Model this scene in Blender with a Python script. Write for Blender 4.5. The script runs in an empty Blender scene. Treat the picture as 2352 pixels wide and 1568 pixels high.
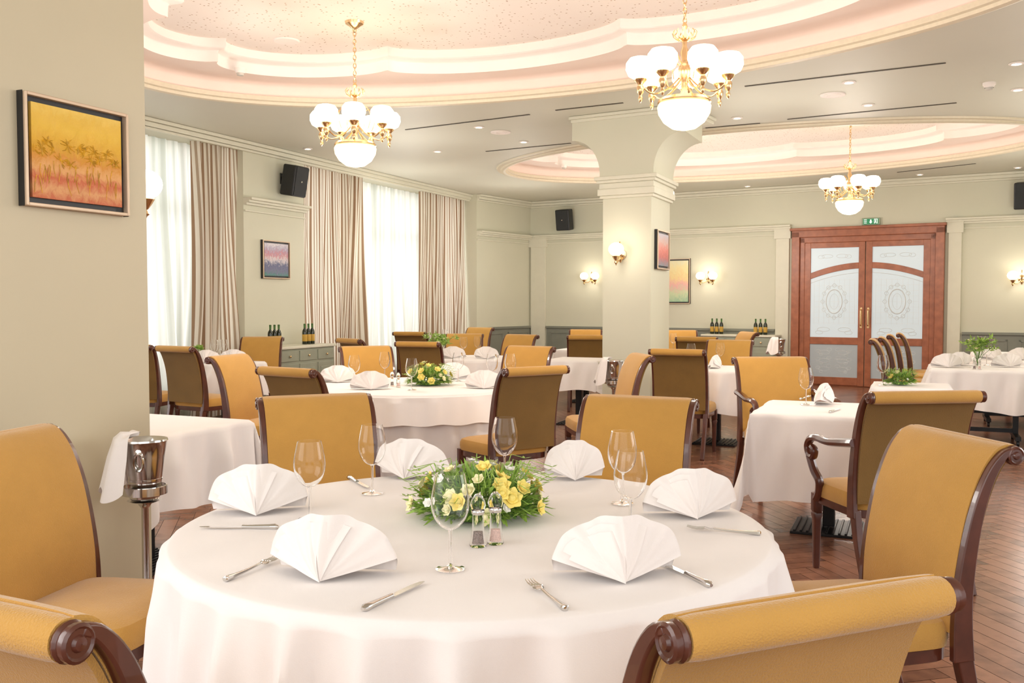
import bpy, bmesh, math, random
from math import *
from mathutils import Vector, Matrix
random.seed(7)
S=bpy.context.scene; C=S.collection
F=2165.0; H=1.4; P=atan(89/F); CE=3.4
def ray(px,py):
    u=(px-1176)/F; v=(784-py)/F
    return Vector((u, cos(P)+sin(P)*v, -sin(P)+cos(P)*v))
def on(px,py,z):
    r=ray(px,py); t=(z-H)/r.z; return Vector((r.x*t,r.y*t,z))
def LX(Y): return .434*Y-8.46
def lw(px):                      # left wall line
    u=(px-1176)/F; Y=8.46/(.434-u); return Vector((u*Y,Y,0))
def bw(px):                      # back wall line
    u=(px-1176)/F; Y=19.14/(1+.6*u); return Vector((u*Y,Y,0))
def zat(py,Y): return H+(695-py)/F*Y
# ---------------------------------------------------------------- materials
def lin(c):
    return tuple(((x/255)/12.92 if x/255<=.04045 else ((x/255+.055)/1.055)**2.4) for x in c)+(1,)
MATS={}
def mat(name,col,rough=.5,metal=0,var=.06,vs=8,bump=0,bs=60,**kw):
    if name in MATS: return MATS[name]
    m=bpy.data.materials.new(name); m.use_nodes=True; nt=m.node_tree; n=nt.nodes; l=nt.links
    b=n['Principled BSDF']; b.inputs['Roughness'].default_value=rough; b.inputs['Metallic'].default_value=metal
    c=lin(col)
    tc=n.new('ShaderNodeTexCoord')
    nz=n.new('ShaderNodeTexNoise'); nz.inputs['Scale'].default_value=vs; nz.inputs['Detail'].default_value=3
    l.new(tc.outputs['Object'],nz.inputs['Vector'])
    rp=n.new('ShaderNodeValToRGB'); e=rp.color_ramp.elements
    e[0].position=.3; e[1].position=.7
    e[0].color=tuple(x*(1-var) for x in c[:3])+(1,); e[1].color=tuple(min(1,x*(1+var)) for x in c[:3])+(1,)
    l.new(nz.outputs['Fac'],rp.inputs['Fac']); l.new(rp.outputs['Color'],b.inputs['Base Color'])
    if bump:
        n2=n.new('ShaderNodeTexNoise'); n2.inputs['Scale'].default_value=bs; l.new(tc.outputs['Object'],n2.inputs['Vector'])
        bp=n.new('ShaderNodeBump'); bp.inputs['Strength'].default_value=bump; bp.inputs['Distance'].default_value=.01
        l.new(n2.outputs['Fac'],bp.inputs['Height']); l.new(bp.outputs['Normal'],b.inputs['Normal'])
    for k,v in kw.items():
        b.inputs[k.replace('_',' ')].default_value=v
    MATS[name]=m; return m
def emis(name,col,st,base=None):
    m=mat(name,base or col,.4,0,0); b=m.node_tree.nodes['Principled BSDF']
    b.inputs['Emission Color'].default_value=lin(col); b.inputs['Emission Strength'].default_value=st; return m
M_wall=mat('sage_paint',(207,205,184),.6,var=.02,vs=1.5)
M_pil=mat('warm_sage_paint',(204,193,165),.5,var=.02,vs=1.5)
M_sof=mat('soffit_paint',(210,208,192),.55,var=.02,vs=1)
M_trim=mat('moulding_paint',(216,213,194),.5,var=.02)
M_dado=mat('dado_paint',(128,130,118),.5,var=.03)
M_white=mat('ceiling_white',(243,234,227),.7,var=.01)
M_pink=mat('cove_pink',(242,224,212),.7,var=.01)
M_gold=mat('polished_brass',(230,198,152),.25,1,var=.05)
M_wood=mat('dark_mahogany',(84,42,28),.28,var=.25,vs=14,Coat_Weight=.4)
M_door=mat('door_mahogany',(158,94,64),.38,var=.18,vs=10)
M_fab=mat('mustard_velvet',(194,146,70),.9,var=.07,vs=5,bump=.3,bs=300,Sheen_Weight=.35,Sheen_Roughness=.4)
M_fabb=mat('mustard_velvet_rear_shaded',(124,92,40),.9,var=.08,vs=5,bump=.3,bs=300,Sheen_Weight=.15)  # same velvet, with the shade on the chair backs put into the colour
M_fabn=mat('mustard_velvet_rear_lit',(176,130,60),.9,var=.07,vs=5,bump=.3,bs=300,Sheen_Weight=.25)  # lighter copy of the rear velvet, light painted into its colour
M_cloth=mat('white_linen',(243,237,234),.8,var=.015,vs=3,bump=.1,bs=500)
M_nap=mat('napkin_linen',(240,233,229),.75,var=.01,vs=10,bump=.1,bs=600)
M_black=mat('black_plastic',(28,28,30),.45,var=.1)
M_iron=mat('black_iron',(36,34,34),.4,.5,var=.1)
M_steel=mat('polished_steel',(215,212,208),.14,1,var=.03)
M_glass=mat('clear_glass',(255,255,255),.0,var=0,Transmission_Weight=1.0,IOR=1.25)
M_cab=mat('sideboard_paint',(152,156,138),.45,var=.04)
M_bottle=mat('dark_bottle_glass',(30,36,18),.12,var=.1)
M_labg=mat('green_paper_label',(70,110,50),.6); M_laby=mat('yellow_paper_label',(190,150,60),.6)
M_leaf=mat('green_leaf',(146,178,78),.5,var=.35,vs=30)
M_leafd=mat('dark_leaf',(96,136,58),.5,var=.35,vs=30)
M_yel=mat('yellow_petal',(247,226,124),.6,var=.08,vs=40); M_cream=mat('cream_petal',(244,236,188),.6,var=.05,vs=40)
M_pur=mat('lilac_petal',(184,150,172),.6,var=.1,vs=40); M_wht=mat('white_petal',(244,242,234),.6,var=.03,vs=40)
M_globe=emis('lit_opal_glass',(255,240,216),3.2)
M_bowl=emis('lit_alabaster_bowl',(255,232,192),1.3)
M_bulb=emis('downlight_bulb',(255,240,215),12)
M_pep=mat('peppercorns',(150,136,130),.7,var=.5,vs=300); M_salt=mat('pink_salt',(240,206,196),.7,var=.2,vs=300)
M_fg=emis('frosted_glass',(196,210,216),.26,(192,204,210)); M_fgd=emis('frosted_glass_lower',(170,178,182),.08,(168,176,180)); M_etch=mat('etched_glass',(216,222,224),.6)  # door panes emit a faint glow, standing in for light behind them
M_exit=emis('exit_green',(30,130,84),.25); M_exw=emis('exit_white',(255,255,255),.5)
# ---------------------------------------------------------------- mesh builder
class MB:
    def __init__(s): s.v=[]; s.f=[]; s.uv=None
    def add(s,vs,fs):
        o=len(s.v); s.v+= [tuple(v) for v in vs]; s.f+=[tuple(i+o for i in f) for f in fs]; return s
    def box(s,c,d,rz=0):
        x,y,z=d[0]/2,d[1]/2,d[2]/2; cs,sn=cos(rz),sin(rz); vs=[]
        for dx,dy,dz in ((-x,-y,-z),(x,-y,-z),(x,y,-z),(-x,y,-z),(-x,-y,z),(x,-y,z),(x,y,z),(-x,y,z)):
            vs.append((c[0]+dx*cs-dy*sn,c[1]+dx*sn+dy*cs,c[2]+dz))
        return s.add(vs,[(0,3,2,1),(4,5,6,7),(0,1,5,4),(1,2,6,5),(2,3,7,6),(3,0,4,7)])
    def wbox(s,a,b,z0,z1,t,off=0):   # slab along a->b, thickness t to the LEFT of a->b
        a=Vector(a[:2]); b=Vector(b[:2]); d=(b-a).normalized(); n=Vector((-d.y,d.x))
        q=[a+n*off,b+n*off,b+n*(off+t),a+n*(off+t)]
        vs=[(p.x,p.y,z0) for p in q]+[(p.x,p.y,z1) for p in q]
        return s.add(vs,[(0,3,2,1),(4,5,6,7),(0,1,5,4),(1,2,6,5),(2,3,7,6),(3,0,4,7)])
    def rings(s,R,cap=True,closed=True):
        n=len(R[0]); vs=[p for r in R for p in r]; fs=[]
        for i in range(len(R)-1):
            for j in range(n if closed else n-1):
                k=(j+1)%n; fs.append((i*n+j,i*n+k,(i+1)*n+k,(i+1)*n+j))
        if cap: fs.append(tuple(range(n))[::-1]); fs.append(tuple((len(R)-1)*n+j for j in range(n)))
        return s.add(vs,fs)
    def lathe(s,prof,n=20,c=(0,0,0),axis='z',cap=False):
        R=[]
        for r,z in prof:
            ring=[]
            for j in range(n):
                a=2*pi*j/n; p=(r*cos(a),r*sin(a),z)
                if axis=='x': p=(z,r*cos(a),r*sin(a))
                if axis=='y': p=(r*cos(a),z,r*sin(a))
                ring.append((p[0]+c[0],p[1]+c[1],p[2]+c[2]))
            R.append(ring)
        return s.rings(R,cap)
    def tube(s,pts,r,n=8,sq=1.0):
        pts=[Vector(p) for p in pts]; R=[]; up=Vector((0,0,1))
        t0=(pts[1]-pts[0]).normalized()
        nn=t0.cross(up); 
        if nn.length<.1: nn=t0.cross(Vector((1,0,0)))
        nn.normalize()
        for i,p in enumerate(pts):
            t=(pts[min(i+1,len(pts)-1)]-pts[max(i-1,0)]).normalized()
            nn=(nn-t*nn.dot(t)).normalized(); bb=t.cross(nn)
            rr=r[i] if isinstance(r,(list,tuple)) else r
            R.append([p+nn*rr*cos(2*pi*j/n)*sq+bb*rr*sin(2*pi*j/n) for j in range(n)])
        return s.rings(R)
    def cyl(s,a,b,r,r2=None,n=12): return s.tube([a,b],[r,r if r2 is None else r2],n)
    def poly(s,pts,fn,t0,t1):        # 2d polygon extruded; fn(a,b,t)->xyz
        n=len(pts); vs=[fn(a,b,t0) for a,b in pts]+[fn(a,b,t1) for a,b in pts]
        fs=[tuple(range(n))[::-1],tuple(range(n,2*n))]+[(i,(i+1)%n,n+(i+1)%n,n+i) for i in range(n)]
        return s.add(vs,fs)
    def sell(s,layers,e=6,n=32,c=(0,0,0)):   # layers of (hx,hy,z)
        R=[]
        for hx,hy,z in layers:
            R.append([(c[0]+hx*abs(cos(a))**(2/e)*(1 if cos(a)>=0 else -1),c[1]+hy*abs(sin(a))**(2/e)*(1 if sin(a)>=0 else -1),c[2]+z) for a in [2*pi*(j+.5)/n for j in range(n)]])
        return s.rings(R)
    def grid(s,fn,nu,nv):
        vs=[fn(i/nu,j/nv) for j in range(nv+1) for i in range(nu+1)]
        fs=[(j*(nu+1)+i,j*(nu+1)+i+1,(j+1)*(nu+1)+i+1,(j+1)*(nu+1)+i) for j in range(nv) for i in range(nu)]
        return s.add(vs,fs)
    def build(s,name,m,parent=None,loc=None,rz=0,smooth=40,bevel=0,norm=True):
        me=bpy.data.meshes.new(name); me.from_pydata(s.v,[],s.f)
        bm=bmesh.new(); bm.from_mesh(me)
        bmesh.ops.remove_doubles(bm,verts=bm.verts,dist=1e-5)
        if norm: bmesh.ops.recalc_face_normals(bm,faces=bm.faces)
        bm.to_mesh(me); bm.free()
        me.materials.append(m)
        if smooth:
            me.polygons.foreach_set('use_smooth',[True]*len(me.polygons)); me.set_sharp_from_angle(angle=radians(smooth))
        o=bpy.data.objects.new(name,me); C.objects.link(o)
        if parent: o.parent=parent
        if loc is not None: o.location=loc
        o.rotation_euler.z=rz
        if bevel:
            b=o.modifiers.new('bevel','BEVEL'); b.width=bevel; b.segments=2; b.limit_method='ANGLE'
        return o
def tag(o,label,cat,group=None):
    o['label']=label; o['category']=cat
    if group: o['group']=group
    return o
def thing(name,label,cat,loc=(0,0,0),rz=0,group=None):
    o=bpy.data.objects.new(name,None); C.objects.link(o); o.location=loc; o.rotation_euler=(0,0,rz); o.empty_display_size=.1
    return tag(o,label,cat,group)
def struct(o): o['kind']='structure'; return o
PROTO=[]
def proto(o): PROTO.append(o); return o
def kids(o): return [c for c in bpy.data.objects if c.parent==o]
def dup(root,loc,rz,label,group=None,scale=1,top=None):
    r=root.copy(); C.objects.link(r); r.location=loc; r.rotation_euler.z=rz; r.scale=(scale,)*3
    if label: r['label']=label
    if group: r['group']=group
    def rec(a,b):
        for ch in KID[a.name]:
            c=ch.copy(); C.objects.link(c); c.parent=b; rec(ch,c)
    if root.name not in KID: index(root)
    rec(root,r); return r
KID={}
def index(o):
    KID[o.name]=kids(o)
    for c in KID[o.name]: index(c)
def crom(pts,k=5):
    P_=[Vector(p) for p in pts]; out=[]
    for i in range(len(P_)-1):
        a=P_[max(i-1,0)]; b=P_[i]; c=P_[i+1]; d=P_[min(i+2,len(P_)-1)]
        for j in range(k):
            t=j/k; out.append(.5*((2*b)+(c-a)*t+(2*a-5*b+4*c-d)*t*t+(3*b-a-3*c+d)*t**3))
    out.append(P_[-1]); return out
def ribbon(pts,w):
    pts=[Vector(p) for p in pts]; L=[];R=[]
    for i,p in enumerate(pts):
        t=(pts[min(i+1,len(pts)-1)]-pts[max(i-1,0)]).normalized(); n=Vector((-t.y,t.x)); ww=w[0]+(w[1]-w[0])*i/(len(pts)-1)
        L.append(p+n*ww/2); R.append(p-n*ww/2)
    return [(p.x,p.y) for p in L]+[(p.x,p.y) for p in R[::-1]]
# ================================================================= ROOM
def make_floor():
    L,W=.54,.09; g=.0013; vs=[];fs=[];cols=[]
    A=radians(14); cs,sn=cos(A),sin(A)
    def inside(x,y):
        if y<-1.5 or y>19.8: return False
        if x<LX(y)-1.3 or x>.434*y+3.6+(3 if y<7 else 0): return False
        return y<19.4-.6*x+.3
    def q(x0,y0,x1,y1,tn):
        cx,cy=(x0+x1)/2,(y0+y1)/2
        X=cx*cs-cy*sn; Y=cx*sn+cy*cs
        if not inside(X,Y): return
        o=len(vs)
        for x,y in ((x0+g,y0+g),(x1-g,y0+g),(x1-g,y1-g),(x0+g,y1-g)): vs.append((x*cs-y*sn,x*sn+y*cs,0.001))
        fs.append((o,o+1,o+2,o+3)); cols.append(min(1,max(0,random.random()*.6+tn)))
    for m in range(-40,41):
        for k in range(-260,340):
            ox=k*W+m*L; oy=k*W-m*L
            if abs(ox)>26 or abs(oy)>26: continue
            q(ox,oy,ox+L,oy+W,0); q(ox,oy+W,ox+W,oy+W+L,.4)
    nb=len(vs); vs+=[(-10,-1.5,-.002),(12,-1.5,-.002),(12,20.5,-.002),(-10,20.5,-.002)]; fs.append((nb,nb+1,nb+2,nb+3)); cols.append(-1)
    me=bpy.data.meshes.new('floor'); me.from_pydata(vs,[],fs)
    at=me.color_attributes.new('tone','FLOAT_COLOR','CORNER')
    i=0
    for p,c in zip(me.polygons,cols):
        for _ in p.loop_indices: at.data[i].color=(max(c,0),0 if c<0 else 1,0,1); i+=1
    m=bpy.data.materials.new('herringbone_oak'); m.use_nodes=True; n=m.node_tree.nodes; l=m.node_tree.links; b=n['Principled BSDF']
    a=n.new('ShaderNodeAttribute'); a.attribute_name='tone'; sp=n.new('ShaderNodeSeparateColor'); l.new(a.outputs['Color'],sp.inputs['Color'])
    tc=n.new('ShaderNodeTexCoord'); nz=n.new('ShaderNodeTexNoise'); nz.inputs['Scale'].default_value=9; nz.inputs['Detail'].default_value=6; l.new(tc.outputs['Object'],nz.inputs['Vector'])
    ad=n.new('ShaderNodeMath'); ad.operation='MULTIPLY_ADD'; l.new(sp.outputs[0],ad.inputs[0]); ad.inputs[1].default_value=.6; l.new(nz.outputs['Fac'],ad.inputs[2])
    rp=n.new('ShaderNodeValToRGB'); e=rp.color_ramp.elements; e[0].position=.3; e[1].position=1.1; e[0].color=lin((88,55,43)); e[1].color=lin((156,108,84))
    l.new(ad.outputs[0],rp.inputs['Fac'])
    mx=n.new('ShaderNodeMix'); mx.data_type='RGBA'; l.new(sp.outputs[1],mx.inputs[0]); mx.inputs[6].default_value=lin((40,26,20)); l.new(rp.outputs['Color'],mx.inputs[7])
    l.new(mx.outputs[2],b.inputs['Base Color']); b.inputs['Roughness'].default_value=.24; b.inputs['Specular IOR Level'].default_value=.4
    me.materials.append(m); o=bpy.data.objects.new('floor',me); C.objects.link(o); struct(o)
make_floor()
pA=Vector((-1.66-.434*1.3,4.3-1.3,0)); pB=Vector((-1.66,4.3,0))
struct(MB().wbox(pA,pB,0,CE,.42).build('wall_front_left',M_pil,smooth=0))
def lp(Y): return Vector((LX(Y),Y,0))
Yp0,Yp1,Yw1=11.79,12.94,17.69
wl=MB()
wl.wbox(lp(5.5),lp(7.6),0,CE,.6)
wl.wbox(lp(Yp0),lp(Yp1),0,CE,.6)
wl.wbox(lp(7.6),lp(Yp0),3.3,CE,.6); wl.wbox(lp(Yp1),lp(Yw1),3.3,CE,.6)
wl.wbox(lp(7.6),lp(Yp0),0,.35,.15,.45); wl.wbox(lp(Yp1),lp(Yw1),0,.35,.15,.45)
wl.wbox(Vector((-.655,17.5,0)),bw(1218),0,CE,.8)
struct(wl.build('wall_left',M_wall,smooth=0))
bd=Vector((.857,-.5145,0)); bang=atan2(bd.y,bd.x)
b0=bw(1216); b1=Vector((8.95,19.14-.6*8.95,0))
struct(MB().wbox(b0,b1,0,CE+.5,.3).build('wall_back',M_wall,smooth=0))
r0=b1; r1=Vector((.434*6+2.97,6,0))
struct(MB().wbox(r0,r1,0,CE+.1,.3).build('wall_right',M_wall,smooth=0))
def window(i,Ya,Yb):
    mb=MB(); n=max(2,round((Yb-Ya)/1.5)); a,b=lp(Ya),lp(Yb)
    for k in range(n+1):
        p=a.lerp(b,k/n); d=(b-a).normalized()*.03
        mb.wbox(p-d,p+d,.35,3.3,.06,.5)
    for z in (.35,2.5,3.24): mb.wbox(a,b,z,z+.06,.06,.5)
    o=struct(mb.build('window_%d'%i,mat('window_frame_paint',(235,235,228),.4),smooth=0))
    MB().wbox(a,b,.4,3.28,.008,.525).build('glass_pane',M_glass,o,smooth=0)
window(1,7.6,Yp0); window(2,Yp1,Yw1)
E1=Vector((.857,-.515,0)).normalized(); E2=Vector((.515,.857,0)).normalized()
cof=[(Vector((-.06,6.84,0)),3.76,2.18),(Vector((3.22,12.93,0)),3.69,2.11)]
def ell(c,a,b,th,off,z): 
    p=c+E1*((a-off)*cos(th))+E2*((b-off)*sin(th)); return (p.x,p.y,z)
NS=240
bm=bmesh.new()
def loop(pts):
    vv=[bm.verts.new(p) for p in pts]
    for i in range(len(vv)): bm.edges.new((vv[i],vv[(i+1)%len(vv)]))
rt=Vector((.434*-1+2.97,-1,0))
loop([(-7.6,-1,CE),(rt.x+3,-1,CE),(9.4,13.4,CE),(9.2,14.0,CE),(0.5,19.3,CE),(-.9,19.0,CE),(-3.0,14.6,CE),(-5.6,8.0,CE)])
for c,a,b in cof: loop([ell(c,a,b,2*pi*k/NS,-.02,CE) for k in range(NS)])
bmesh.ops.triangle_fill(bm,use_beauty=True,use_dissolve=False,edges=bm.edges[:])
for f in bm.faces:
    if f.normal.z>0: f.normal_flip()
me=bpy.data.meshes.new('ceiling'); bm.to_mesh(me); bm.free(); me.materials.append(M_sof)
o=bpy.data.objects.new('ceiling',me); C.objects.link(o); struct(o)
mp=mat('perforated_plaster',(250,238,222),.7,var=0)
n=mp.node_tree.nodes; l=mp.node_tree.links
vo=n.new('ShaderNodeTexVoronoi'); vo.inputs['Scale'].default_value=24; vo.inputs['Randomness'].default_value=.8; tc=n.new('ShaderNodeTexCoord'); l.new(tc.outputs['Object'],vo.inputs['Vector'])
rp=n.new('ShaderNodeValToRGB'); rp.color_ramp.elements[0].position=.15; rp.color_ramp.elements[1].position=.22
rp.color_ramp.elements[0].color=lin((184,156,134)); rp.color_ramp.elements[1].color=lin((241,231,222))
l.new(vo.outputs['Distance'],rp.inputs['Fac']); l.new(rp.outputs['Color'],n['Principled BSDF'].inputs['Base Color'])
def scal(th,base,A): return base-A*abs(sin(4*th+.35))**.5
for ci,(c,a,b) in enumerate(cof):
    def strip(seq,name,m,n_=NS):
        R=[[ell(c,a,b,2*pi*k/n_,(o_(2*pi*k/n_) if callable(o_) else o_),z) for k in range(n_)] for o_,z in seq]
        return struct(MB().rings(R,cap=False).build(name,m,smooth=50))
    strip([(-.11,3.4),(-.10,3.38),(-.05,3.375),(-.04,3.355),(.0,3.345),(.03,3.355),(.035,3.38),(.055,3.39),(.06,3.43)],'trim_%d'%(ci+1),mat('rim_cream',(222,211,186),.45,var=.03,vs=30))
    strip([(.06,3.43),(.02,3.44),(.02,3.52),(.04,3.54),(.08,3.555),(.12,3.56),(lambda t:scal(t,.70,.34),3.56)],'ceiling_cove_%d'%(ci+1),M_pink,480)
    strip([(lambda t:scal(t,.70,.34),3.56),(lambda t:scal(t,.705,.34),3.645),(lambda t:scal(t,.72,.34),3.66),(lambda t:scal(t,.80,.34),3.665),(lambda t:scal(t,.82,.34),3.68),(lambda t:scal(t,.82,.34),3.75)],'ceiling_step_%d'%(ci+1),M_white,480)
    R=[[ell(c,a,b,2*pi*k/NS,.3,3.75) for k in range(NS)],[(c.x,c.y,3.75)]*NS]
    struct(MB().rings(R,cap=False).build('ceiling_panel_%d'%(ci+1),mp,smooth=0))
cc=Vector((1.44,9.8,0)); w1=Vector((-.857,.515,0)).normalized(); w2=Vector((.4,.917,0)).normalized()
cW,cD=.55,.78
colrz=atan2(-w1.y,-w1.x)
def cbox(mb,ex,z0,z1):
    q=[cc-w1*ex-w2*ex,cc+w1*(cW+ex)-w2*ex,cc+w1*(cW+ex)+w2*(cD+ex),cc-w1*ex+w2*(cD+ex)]
    mb.add([(p.x,p.y,z0) for p in q]+[(p.x,p.y,z1) for p in q],[(0,3,2,1),(4,5,6,7),(0,1,5,4),(1,2,6,5),(2,3,7,6),(3,0,4,7)])
mb=MB(); cbox(mb,0,0,3.0)
prof=[(.03,2.72)]
for k in range(15):
    t=k/14*pi/2; prof.append((.03+.33*(1-cos(t)), 2.76+.38*sin(t)))
prof+= [(.36,CE)]
left=[(-p,z) for p,z in prof]; right=[(cW+p,z) for p,z in prof]
mb.poly(left+right[::-1],lambda a_,z_,t: tuple(cc+w1*a_+w2*t+Vector((0,0,z_))),-.03,cD+.03)
struct(mb.build('wall_center',M_wall,smooth=30))
mb=MB()
for ex,z0,z1 in ((.03,2.50,2.53),(.05,2.53,2.60),(.035,2.60,2.66),(.06,2.66,2.69),(.08,2.69,2.73),(.03,0,.16)): cbox(mb,ex,z0,z1)
mb.wbox(cc+w1*(cW+.375)-w2*.045,cc-w1*.375-w2*.045,3.33,3.365,cD+.09); mb.wbox(cc+w1*(cW+.395)-w2*.06,cc-w1*.395-w2*.06,3.365,3.398,cD+.12)
struct(mb.build('trim_3',M_trim,smooth=0,bevel=.006))
mb=MB()
def crown(a,b):
    mb.wbox(a,b,3.28,3.31,.04,-.04); mb.wbox(a,b,3.31,3.36,.07,-.07); mb.wbox(a,b,3.36,3.398,.11,-.11)
crown(lp(5.5),lp(Yw1)); crown(Vector((-.655,17.5,0)),bw(1218)); crown(b0,b1); crown(r0,r1)
struct(mb.build('trim_4',M_trim,smooth=0,bevel=.006))
mb=MB()
def rail(a,b,z=2.70):
    mb.wbox(a,b,z-.14,z-.12,.03,-.03); mb.wbox(a,b,z-.06,z-.03,.05,-.05); mb.wbox(a,b,z-.03,z,.09,-.09); mb.wbox(a,b,z,z+.03,.13,-.13)
rail(lp(Yp0),lp(Yp1),2.68); rail(Vector((-.655,17.5,0)),bw(1218)); rail(b0,bw(1816)); rail(bw(2170),b1)
for pa,pb in ((1222,1254),(1782,1812),(2176,2206)):
    mb.wbox(bw(pa),bw(pb),0,2.56,.05,-.05); mb.wbox(bw(pa-4),bw(pb+4),2.5,2.73,.07,-.07); mb.wbox(bw(pa-2),bw(pb+2),0,.2,.065,-.065)
struct(mb.build('trim_5',M_trim,smooth=0,bevel=.006))
mb=MB()
def dado(a,b):
    mb.wbox(a,b,0,.9,.02,-.02); mb.wbox(a,b,.9,.94,.05,-.05)
    d=(b-a); L=d.length; n_=max(1,round(L/.8)); d=d/L
    for k in range(n_):
        s0=a+d*(L*k/n_+.08); s1=a+d*(L*(k+1)/n_-.08)
        for z0 in (.25,.80): mb.wbox(s0,s1,z0,z0+.03,.012,-.032)
        for s_ in (s0,s1-d*.03): mb.wbox(s_,s_+d*.03,.25,.83,.012,-.032)
dado(Vector((-.655,17.5,0)),bw(1218)); dado(bw(1256),bw(1780)); dado(bw(2210),b1)
struct(mb.build('trim_6',M_dado,smooth=0,bevel=.004))
mb=MB(); mb.wbox(lp(Yp0),lp(Yp1),0,.14,.02,-.02)
struct(mb.build('baseboard_left',M_trim,smooth=0))
# ================================================================= CURTAINS
def curtain_mat(name,striped):
    m=bpy.data.materials.new(name); m.use_nodes=True; n=m.node_tree.nodes; l=m.node_tree.links
    out=n['Material Output']; b=n['Principled BSDF']; tr=n.new('ShaderNodeBsdfTranslucent'); mx=n.new('ShaderNodeMixShader')
    b.inputs['Roughness'].default_value=.8
    uv=n.new('ShaderNodeUVMap')
    if striped:
        sx=n.new('ShaderNodeSeparateXYZ'); l.new(uv.outputs[0],sx.inputs[0])
        a=n.new('ShaderNodeMath'); a.operation='MULTIPLY'; l.new(sx.outputs[0],a.inputs[0]); a.inputs[1].default_value=1/.11
        f=n.new('ShaderNodeMath'); f.operation='FRACT'; l.new(a.outputs[0],f.inputs[0])
        rp=n.new('ShaderNodeValToRGB'); rp.color_ramp.interpolation='CONSTANT'; e=rp.color_ramp.elements
        e[0].position=0; e[0].color=lin((160,130,104)); e[1].position=.32; e[1].color=lin((240,233,220)); x=e.new(.56); x.color=lin((184,164,142)); x=e.new(.74); x.color=lin((240,233,220))
        l.new(f.outputs[0],rp.inputs[0]); l.new(rp.outputs[0],b.inputs['Base Color']); l.new(rp.outputs[0],tr.inputs['Color']); mx.inputs[0].default_value=.45
    else:
        mpn=n.new('ShaderNodeMapping'); mpn.inputs['Scale'].default_value=(8,.12,1); l.new(uv.outputs[0],mpn.inputs[0])
        nz=n.new('ShaderNodeTexNoise'); nz.inputs['Scale'].default_value=1; nz.inputs['Detail'].default_value=3; l.new(mpn.outputs[0],nz.inputs['Vector'])
        rp=n.new('ShaderNodeValToRGB'); rp.color_ramp.elements[0].position=.34; rp.color_ramp.elements[1].position=.62; rp.color_ramp.elements[0].color=lin((202,206,196)); rp.color_ramp.elements[1].color=lin((250,249,244))
        l.new(nz.outputs[0],rp.inputs[0]); l.new(rp.outputs[0],b.inputs['Base Color']); l.new(rp.outputs[0],tr.inputs['Color']); mx.inputs[0].default_value=.66
    l.new(b.outputs[0],mx.inputs[1]); l.new(tr.outputs[0],mx.inputs[2]); l.new(mx.outputs[0],out.inputs['Surface'])
    return m
M_str=curtain_mat('striped_curtain_cloth',True); M_she=curtain_mat('sheer_voile',False)
def curtain(name,pa,pb,off,folds,amp,m,label,gath=0):
    a,b=lw(pa),lw(pb); d=(b-a); L=d.length; d/=L; nrm=Vector((-d.y,d.x,0)); nu=folds*14; nv=24
    ph=random.random()*6; vs=[];fs=[];uvs=[]
    for j in range(nv+1):
        z=3.28*(1-j/nv)+.03; t=j/nv
        for i in range(nu+1):
            u=i/nu; s=u*L+ (.07*sin(u*7+ph+t*2.4)+.05*sin(u*15+ph+t*3.4)+.03*sin(u*31+ph*2-t*4))*(.15+.85*t)
            g_=1+.35*sin(u*5+ph)
            w=amp*g_*(sin(2*pi*folds*u+1.2*sin(u*9+ph)+.9*sin(t*2.5+ph))+.4*sin(2*pi*folds*u*1.63+ph+t*2.6))*(.65+.55*t)
            p=a+d*s+nrm*(off+w); vs.append((p.x,p.y,z)); uvs.append((u*L*1.9,z))
    for j in range(nv):
        for i in range(nu): fs.append((j*(nu+1)+i,j*(nu+1)+i+1,(j+1)*(nu+1)+i+1,(j+1)*(nu+1)+i))
    me=bpy.data.meshes.new(name); me.from_pydata(vs,[],fs); ul=me.uv_layers.new(name='UVMap')
    for lo in me.loops: ul.data[lo.index].uv=uvs[lo.vertex_index]
    me.polygons.foreach_set('use_smooth',[True]*len(me.polygons)); me.materials.append(m)
    o=bpy.data.objects.new(name,me); C.objects.link(o); tag(o,label,'curtain','window curtains'); return o
curtain('sheer_curtain',200,530,.34,14,.045,M_she,'white sheer curtain beside the left pillar, in the first window')
curtain('striped_curtain',462,572,.10,6,.05,M_str,'brown and white striped curtain left of the wall speaker')
curtain('striped_curtain',697,846,.10,8,.05,M_str,'brown and white striped curtain just right of the wall speaker')
curtain('sheer_curtain',790,1030,.34,18,.045,M_she,'bright white sheer curtain between the two striped curtains of the second window')
curtain('striped_curtain',980,1076,.10,8,.05,M_str,'brown and white striped curtain nearest the far corner, right of the bright sheer')
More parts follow.
